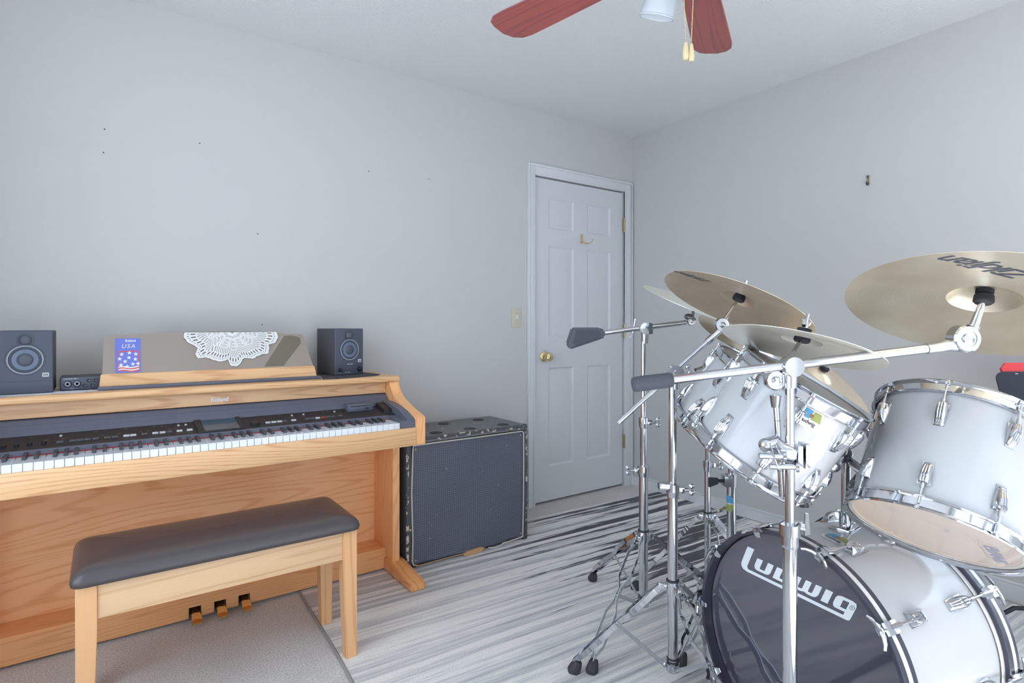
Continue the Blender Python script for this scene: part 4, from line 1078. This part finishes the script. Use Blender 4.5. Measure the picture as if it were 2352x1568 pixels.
def mount(t, c, n, start, bell, rod=.0045):
    """rod from the tilter through the cymbal's bell, felts and wing nut"""
    c, n = V(c), V(n).normalized(); start = V(start)
    q = c+n*(bell-.010); q2 = c+n*(bell+.050)
    obj('cymbal_rod', MB().tube([start, start+(q-start)*.5, q, q2], [rod*1.5, rod*1.3, rod, rod], 12), 'chrome', t)
    obj('seat_felt', MB().cyl(c+n*(bell-.016), c+n*(bell-.003), .0185, .0175, 20), 'felt_black', t)
    obj('seat_washer', MB().cyl(c+n*(bell-.019), c+n*(bell-.016), .0160, n=20), 'rubber', t)
    obj('top_felt', MB().cyl(c+n*(bell+.003), c+n*(bell+.013), .016, n=20), 'felt_black', t)
    m = MB().cyl(c+n*(bell+.013), c+n*(bell+.030), .0065, .0055, 12)
    u = n.cross(V((0, 1, .2))).normalized()
    for s in (-1, 1): m.tube([c+n*(bell+.018), c+n*(bell+.024)+u*s*.010, c+n*(bell+.034)+u*s*.018], [.005, .006, .0045], 8)
    obj('wing_nut', m, 'chrome', t)

def boom(t, a, b, r, grip=None):
    obj('boom_arm', MB().cyl(a, b, r, n=20), 'chrome', t)

CY = {}
def cymbal(label, c, n, rad, mt, belly=.044, txt=None):
    f = frame(c, n); k = rad/.2286
    t = thing('cymbal', label, 'cymbal', f, 'cymbals of the kit')
    br = .058*k
    prof = [(rad, 0), (rad*.97, .0010*k), (rad*.85, .0055*k), (rad*.65, .0120*k), (rad*.45, .0175*k), (br*1.12, .0210*k), (br*1.0, .0225*k), (br*.93, .0265*k), (br*.75, .0345*k), (br*.45, .0415*k), (br*.2, belly*.98*k), (.0055, belly*k)]
    th = .0012
    ring = prof + [(r, z-th) for r, z in reversed(prof)]
    obj('plate', MB().lathe(ring, I4, 96, True), mt, t, local=True, smooth=25)
    if txt:
        def zz(r):
            for (r1, z1), (r2, z2) in zip(prof, prof[1:]):
                if r2 <= r <= r1: return z2+(z1-z2)*(r-r2)/(r1-r2)
            return 0
        pos, ex, size, body = txt
        p = f.inverted() @ V(pos); e1 = f.to_3x3().inverted() @ V(ex); e1.z = 0; e1.normalize(); e2 = e1.cross(V((0, 0, 1)))
        def fm(x, y):
            q = V((p.x, p.y, 0))+e1*x+e2*y; return V((q.x, q.y, zz(math.hypot(q.x, q.y))-th-.0004))
        obj('maker_print', text(body, fm, size, shear=.45, bold=size*.012, spacing=.92), 'ink_black', t, local=True, smooth=0)
    return belly*k

# S1: rear-left boom stand with the black counterweight
x, y = 1.646, 1.468
t = thing('cymbal_stand', 'chrome boom stand with black wedge counterweight standing nearest the door', 'cymbal stand', (x, y, 0), 'chrome cymbal stands')
tripod(t, x, y, .330, .085, .0165, (R(197), R(76), R(330)), .385)
pole(t, 'base_tube', x, y, .073, .575, .0165); pole(t, 'middle_tube', x, y, .575, .755, .0130); pole(t, 'upper_tube', x, y, .755, 1.095, .0096)
clamp(t, (x, y, .577), .0165, .013, -CAMR); clamp(t, (x, y, .757), .013, .0096, CAMR)
pv = V((1.650, 1.465, 1.107)); bl, br_ = V((1.524, 1.555, 1.091)), V((1.776, 1.376, 1.130))
obj('pivot', MB().cyl(pv-V((0, 0, .055)), pv-V((0, 0, .012)), .0125, .016, 20).cyl(pv-CAMB*.018, pv+CAMB*.022, .0215, n=28), 'chrome', t)
obj('pivot_cap', MB().cyl(pv+CAMB*.022, pv+CAMB*.028, .0205, .0175, n=28).__class__ and MB().cyl(pv+CAMR*.014+CAMB*.01, pv+CAMR*.026+CAMB*.012, .0215, .0195, 28), 'weight_black', t)
obj('drop_lever', MB().tube([pv+V((-.03, .02, .035)), pv+V((-.035, .025, -.01)), pv+V((-.045, .03, -.035)), pv+V((-.052, .034, -.028))], .0028, 6), 'chrome', t)
boom(t, bl-(br_-bl)*.10, br_, .0092)
wpts = [(1.410, 1.636, 1.049), (1.426, 1.624, 1.111), (1.511, 1.564, 1.111), (1.527, 1.553, 1.101), (1.528, 1.552, 1.076), (1.516, 1.560, 1.068), (1.421, 1.628, 1.029)]
wb = V((-.579, -.815, 0))*.021
m = MB().loft([[V(p)+wb for p in wpts], [V(p)-wb for p in wpts]]); bmesh.ops.bevel(m.bm, geom=m.bm.edges[:], offset=.006, segments=2, affect='EDGES')
wt = obj('counterweight', m, 'weight_black', t)
mid = [V(p) for p in wpts]; cc = sum(mid, V())/7
obj('weight_recess', MB().loft([[cc+(p-cc)*.72+wb*1.02 for p in mid], [cc+(p-cc)*.66+wb*.9 for p in mid]]), 'foam', wt)
tl = V((1.792, 1.364, 1.135)); tilter(t, tl, .017, CAMB)
obj('wing_screw', MB().ball(tl+V((-.012, .004, .016)), .017, (1.3, .7, .7), 12), 'steel_dark', t)
c2, n2 = V((1.845, 1.397, 1.196)), nv((.148, -.38, .913))
bt = cymbal('edge-on cymbal above the boom stand nearest the door', c2, n2, .2032, 'bronze_pale'); mount(t, c2, n2, tl, bt)

# S2: straight boom stand in the middle
x, y = 1.412, 1.143
t = thing('cymbal_stand', 'chrome boom stand with plain slanted boom, left of the black bass drum head', 'cymbal stand', (x, y, 0), 'chrome cymbal stands')
tripod(t, x, y, .322, .082, .0152, (R(126), R(252), R(8)), .305)
pole(t, 'base_tube', x, y, .070, .615, .0152); pole(t, 'upper_tube', x, y, .615, .955, .0120)
clamp(t, (x, y, .620), .0152, .012, CAMR)
obj('clamp_block', MB().box((x-.022, y+.012, .632), (.040, .026, .022), .004, R(-35)), 'chrome_soft', t)
pv = V((1.418, 1.139, .975))
obj('pivot', MB().cyl(pv-V((0, 0, .05)), pv-V((0, 0, .006)), .0135, .015, 20).cyl(pv-CAMB*.012, pv+CAMB*.016, .0235, n=28).cyl(pv+CAMB*.016, pv+CAMB*.024, .009, n=14), 'chrome', t)
obj('wing_screw', wing(pv+CAMR*.02, CAMR+V((0, 0, .35)), .9), 'chrome', t)
boom(t, (1.277, 1.239, .823), (1.515, 1.070, 1.089), .0074)
obj('boom_sleeve', MB().cyl((1.497, 1.083, 1.069), (1.528, 1.061, 1.103), .0105, n=18), 'chrome', t)
tl = V((1.533, 1.057, 1.121)); tilter(t, tl, .0215, CAMB)
c1, n1 = V((1.578, 1.038, 1.180)), nv((.408, -.164, .898))
bt = cymbal('brownish crash cymbal seen from below, held by the plain slanted boom', c1, n1, .2286, 'bronze_dark', txt=((1.418, 1.072, 1.26), (-.815, .579, 0), .040, 'Zildjian')); mount(t, c1, n1, tl, bt*.80)

# S3: front boom stand
x, y = 1.187, .653
t = thing('cymbal_stand', 'tall chrome boom stand in front of the black bass drum head', 'cymbal stand', (x, y, 0), 'chrome cymbal stands')
tripod(t, x, y, .330, .085, .0143, (R(170), R(290), R(65)), .30)
pole(t, 'base_tube', x, y, .073, .668, .0143); pole(t, 'upper_tube', x, y, .668, 1.010, .0097)
o = obj('memory_collar', MB().cyl((x, y, .655), (x, y, .677), .0172, n=26).cyl((x, y, .677), (x, y, .700), .0213, n=26).cyl((x, y, .650), (x, y, .655), .0160, .0172, 26), 'chrome', t)
obj('wing_screw', MB().box(V((x, y, .694))+CAMR*.028, (.014, .012, .016), .003).loft([[V((x, y, .676))+CAMR*.030+V((.004, .004, 0)), V((x, y, .676))+CAMR*.044, V((x, y, .676))+CAMR*.030-V((.004, .004, 0))], [V((x, y, .722))+CAMR*.032+V((.003, .003, 0)), V((x, y, .722))+CAMR*.040, V((x, y, .722))+CAMR*.032-V((.003, .003, 0))]]), 'chrome', o)
pv = V((1.189, .652, 1.033))
obj('pivot', MB().cyl(pv-V((0, 0, .045)), pv-V((0, 0, .012)), .0125, .0135, 22).lathe([(.001, -.016), (.020, -.016), (.0215, -.013), (.0215, .016), (.0205, .0185), (.001, .0185)], frame(pv, CAMB), 36), 'chrome', t)
bl, br_ = V((.918, .844, .995)), V((1.425, .484, 1.071))
boom(t, bl, br_, .0096)
f = frame(bl, br_-bl)
obj('rubber_grip', MB().lathe([(.001, -.004), (.0125, -.004), (.0160, .0), (.0165, .02), (.0160, .062), (.0158, .078), (.0130, .082), (.0098, .082)], f, 28), 'foam', t)
obj('boom_collar', MB().cyl(br_-(br_-bl).normalized()*.002, br_+(br_-bl).normalized()*.030, .0112, n=22), 'chrome', t)
tl = V((1.487, .440, 1.092)); tilter(t, tl, .0290, CAMB, .030)
kt = V((1.505, .427, 1.118))
obj('boom_neck', MB().tube([br_+(br_-bl)*.03, br_+(tl-br_)*.55-V((0, 0, .004)), tl-V((0, 0, .014))], [.0112, .0125, .014], 16), 'chrome', t)
obj('knuckle', MB().cyl(kt-V((.008, -.006, .022)), kt, .0125, .0120, 18), 'chrome', t)
c5, n5 = V((1.508, .413, 1.153)), nv((.404, .02, .915))
bt = cymbal('large pale cymbal seen from below at the upper right', c5, n5, .254, 'bronze', txt=((1.348, .350, 1.225), (-.815, .579, 0), .062, 'Zildjian')); mount(t, c5, n5, kt, bt*.72, .006)
# second arm held by a clamp on the same stand
q0, q1 = V((1.189, .671, .753)), V((1.177, .679, .972))
obj('cymbal_arm', MB().cyl(q0, q1, .0064, n=18), 'chrome', t)
for fz in (.25, .50, .74): obj('arm_groove', MB().cyl(q0+(q1-q0)*fz, q0+(q1-q0)*(fz+.008), .0067, n=18), 'steel_dark', t)
obj('arm_socket', MB().cyl(q1-V((0, 0, .028)), q1-V((0, 0, .002)), .0085, .0125, 18), 'chrome', t)
tl = V((1.175, .681, 1.003))
tilter(t, tl, .0215, CAMB); obj('wing_screw', wing(tl+CAMR*.012+CAMB*.006, CAMR+V((0, 0, -.6)), .8), 'chrome', t)
# the clamp: jaws on the stand, a cranked body and two bolts
cz_ = .845
P0, P1 = V((x, y, cz_)), q0+(q1-q0)*.47
obj('clamp_jaw', MB().box(P0+CAMR*.030, (.010, .034, .052), .002, R(-35)).box(P0+CAMR*.014, (.012, .036, .046), .002, R(-35)), 'chrome', t)
obj('clamp_body', MB().tube([P0+CAMR*.004, P0-CAMR*.022+V((0, 0, .010)), P1-CAMR*.012+V((0, 0, .012)), P1-CAMR*.034+V((0, 0, .010))+CAMB*.01], [.020, .021, .020, .014], 14), 'chrome', t)
for k, dz in ((.0, .002), (.022, -.020)): obj('clamp_bolt', MB().cyl(P0-CAMR*(.072-k)+V((0, 0, dz))+CAMB*.016, P0-CAMR*(.02-k*1.2)+V((0, 0, dz))+CAMB*.022, .0058, n=14).cyl(P0-CAMR*(.024-k*1.2)+V((0, 0, dz))+CAMB*.02, P0-CAMR*(.018-k*1.2)+V((0, 0, dz))+CAMB*.022, .0105, n=16), 'chrome', t)
obj('clamp_knob', MB().ball(P1-CAMR*.034+V((0, 0, .010))+CAMB*.01, .0145), 'chrome', t)
obj('spring_clip', MB().tube([P0-CAMR*.052+V((0, 0, .030))+CAMB*.022, P0-CAMR*.046+V((0, 0, .005))+CAMB*.026, P0-CAMR*.034+V((0, 0, -.024))+CAMB*.024], .0016, 6), 'chrome_soft', t)
c3, n3 = V((1.334, .709, 1.068)), nv((.3, -.076, .951))
bt = cymbal('small pale splash cymbal hanging over the badged tom', c3, n3, .1778, 'bronze_pale'); mount(t, c3, n3, tl+V((.012, -.004, .012)), bt*.95)

# S4: rear stand
x, y = 1.927, 1.391
t = thing('cymbal_stand', 'slim chrome stand at the back by the right wall, behind the badged stand post', 'cymbal stand', (x, y, 0), 'chrome cymbal stands')
tripod(t, x, y, .365, .100, .0118, (R(109), R(229), R(349)), .30)
pole(t, 'base_tube', x, y, .088, .570, .0118); pole(t, 'upper_tube', x, y, .570, .960, .0095)
clamp(t, (x, y, .572), .0118, .0095, CAMR)
cl, nl = V((2.102, 1.306, 1.053)), nv((.051, -.486, .872))
pv = V((x, y, .96)); obj('pivot', MB().ball(pv, .02), 'chrome', t); tl = cl-nl*.05; boom(t, pv-(tl-pv)*.3, tl, .007); tilter(t, tl, .017, CAMB)
bt = cymbal('golden ride cymbal mostly hidden behind the pale splash cymbal, left side showing', cl, nl, .2286, 'bronze'); mount(t, cl, nl, tl, bt)

# S5: thick post with maker badge and black wing knob
x, y = 1.825, 1.218
t = thing('cymbal_stand', 'thick chrome stand post with half-round blue and olive badge', 'cymbal stand', (x, y, 0), 'chrome cymbal stands')
tripod(t, x, y, .300, .085, .0165, (R(60), R(180), R(300)), .28)
pole(t, 'base_tube', x, y, .073, .585, .0165); pole(t, 'upper_tube', x, y, .585, .870, .0115)
o = obj('clamp_block', MB().box(V((x, y, .567))-CAMR*.012, (.040, .040, .040), .004, R(-35)).cyl((x, y, .546), (x, y, .592), .0205, n=24), 'chrome_soft', t)
p = V((x, y, .565))-CAMR*.034
m = MB().cyl(p+CAMR*.004, p-CAMR*.016, .006, n=10); m.loft([[p-CAMR*.014+V((0, 0, .010))+CAMB*.005, p-CAMR*.014-V((0, 0, .010))+CAMB*.005, p-CAMR*.014-V((0, 0, .010))-CAMB*.005, p-CAMR*.014+V((0, 0, .010))-CAMB*.005], [p-CAMR*.046+V((0, 0, .012))+CAMB*.005, p-CAMR*.046-V((0, 0, .022))+CAMB*.005, p-CAMR*.046-V((0, 0, .022))-CAMB*.005, p-CAMR*.046+V((0, 0, .012))-CAMB*.005]])
obj('wing_knob', m, 'rubber', o)
# badge bent half round the tube
a0 = math.atan2(-CAMR.y+CAMB.y*.55, -CAMR.x+CAMB.x*.55)
def bp(a, z, h=.0006): return V((x+(.0165+h)*math.cos(a0+a), y+(.0165+h)*math.sin(a0+a), z))
def half(za, zb, k, h):
    m = MB(); vs = []; fs = []; n = 10
    for j in range(n+1):
        z = za+(zb-za)*j/n; zc = .487; hw = 1.25*math.sqrt(max(0, 1-((z-zc)/.030)**2))*k
        for i in range(7): vs.append(bp(-hw+2*hw*i/6, z, h))
    for j in range(n):
        for i in range(6): fs.append((j*7+i, j*7+i+1, j*7+i+8, j*7+i+7))
    return m.add(vs, fs)
bd = obj('badge', half(.457, .517, 1, .0005), 'badge_silver', t, smooth=60)
obj('blue_field', half(.490, .515, .9, .0009), 'badge_blue', bd, smooth=60)
obj('olive_field', half(.459, .484, .9, .0009), 'badge_olive', bd, smooth=60)
cr, nr_ = V((1.986, 1.004, .939)), nv((.057, -.65, .758))
pv = V((x, y, .875)); obj('pivot', MB().ball(pv, .021), 'chrome', t); tl = cr-nr_*.05; boom(t, pv-(tl-pv)*.25, tl, .008); tilter(t, tl, .018, CAMB)
bt = cymbal('brown bronze cymbal tilted behind the badged tom, felt and rod tip on top', cr, nr_, .2032, 'bronze_dark'); mount(t, cr, nr_, tl, bt)
# tom C hangs from this post
e = fC @ (Matrix.Rotation(R(20), 3, 'Z') @ V((rC, 0, .12)))
obj('tom_arm', MB().tube([(x, y, .78), (x-.03, y-.01, .80), e], .010, 12).ball(e, .020), 'chrome', t)

# music stand behind the kit, with a red folder
mp = V((2.707, .558, 0))
t = thing('music_stand', 'black music stand desk behind the largest tom at the right edge', 'music stand', mp)
fd = frame(mp+V((0, 0, .80)), V((-.579, -.815, .35)), CAMR)
def rrect(w, h, r):
    out = []
    for cx_, cy_, s in ((w-r, r, -90), (w-r, h-r, 0), (r, h-r, 90), (r, r, 180)):
        for q in range(7): out.append((cx_+r*math.cos(R(s+15*q)), cy_+r*math.sin(R(s+15*q))))
    return out
PM_ = fd @ Matrix.Translation((-.145, -.15, 0))
obj('desk', MB().prism(rrect(.38, .31, .03), PM_, .004), 'black_enamel', t)
obj('desk_lip', MB().prism([(0, 0), (.38, 0), (.38, .008), (0, .008)], PM_ @ Matrix.Translation((0, 0, -.05)), .05), 'black_enamel', t)
obj('stem', MB().cyl(mp+V((.03, -.02, .03)), mp+V((.03, -.02, .80)), .011, n=16), 'black_enamel', t)
for a in (0, 120, 240):
    d = zdir(R(a)); obj('leg', MB().tube([mp+V((.03, -.02, .12)), mp+V((.03, -.02, .10))+d*.12, mp+V((.03, -.02, .015))+d*.22], .008, 8), 'black_enamel', t)
for xx in (.075, .175): obj('rivet', MB().ball(PM_ @ V((xx, .302, .004)), .006, (1, 1, .5), 8), 'chrome_soft', t)
m = MB().prism([(.035, .01), (.36, .01), (.36, .345), (.055, .345), (.035, .325)], PM_ @ Matrix.Translation((0, 0, -.012)), .009)
tag(obj('red_folder', m, 'red_vinyl'), 'bright red folder resting on the black music stand', 'folder')
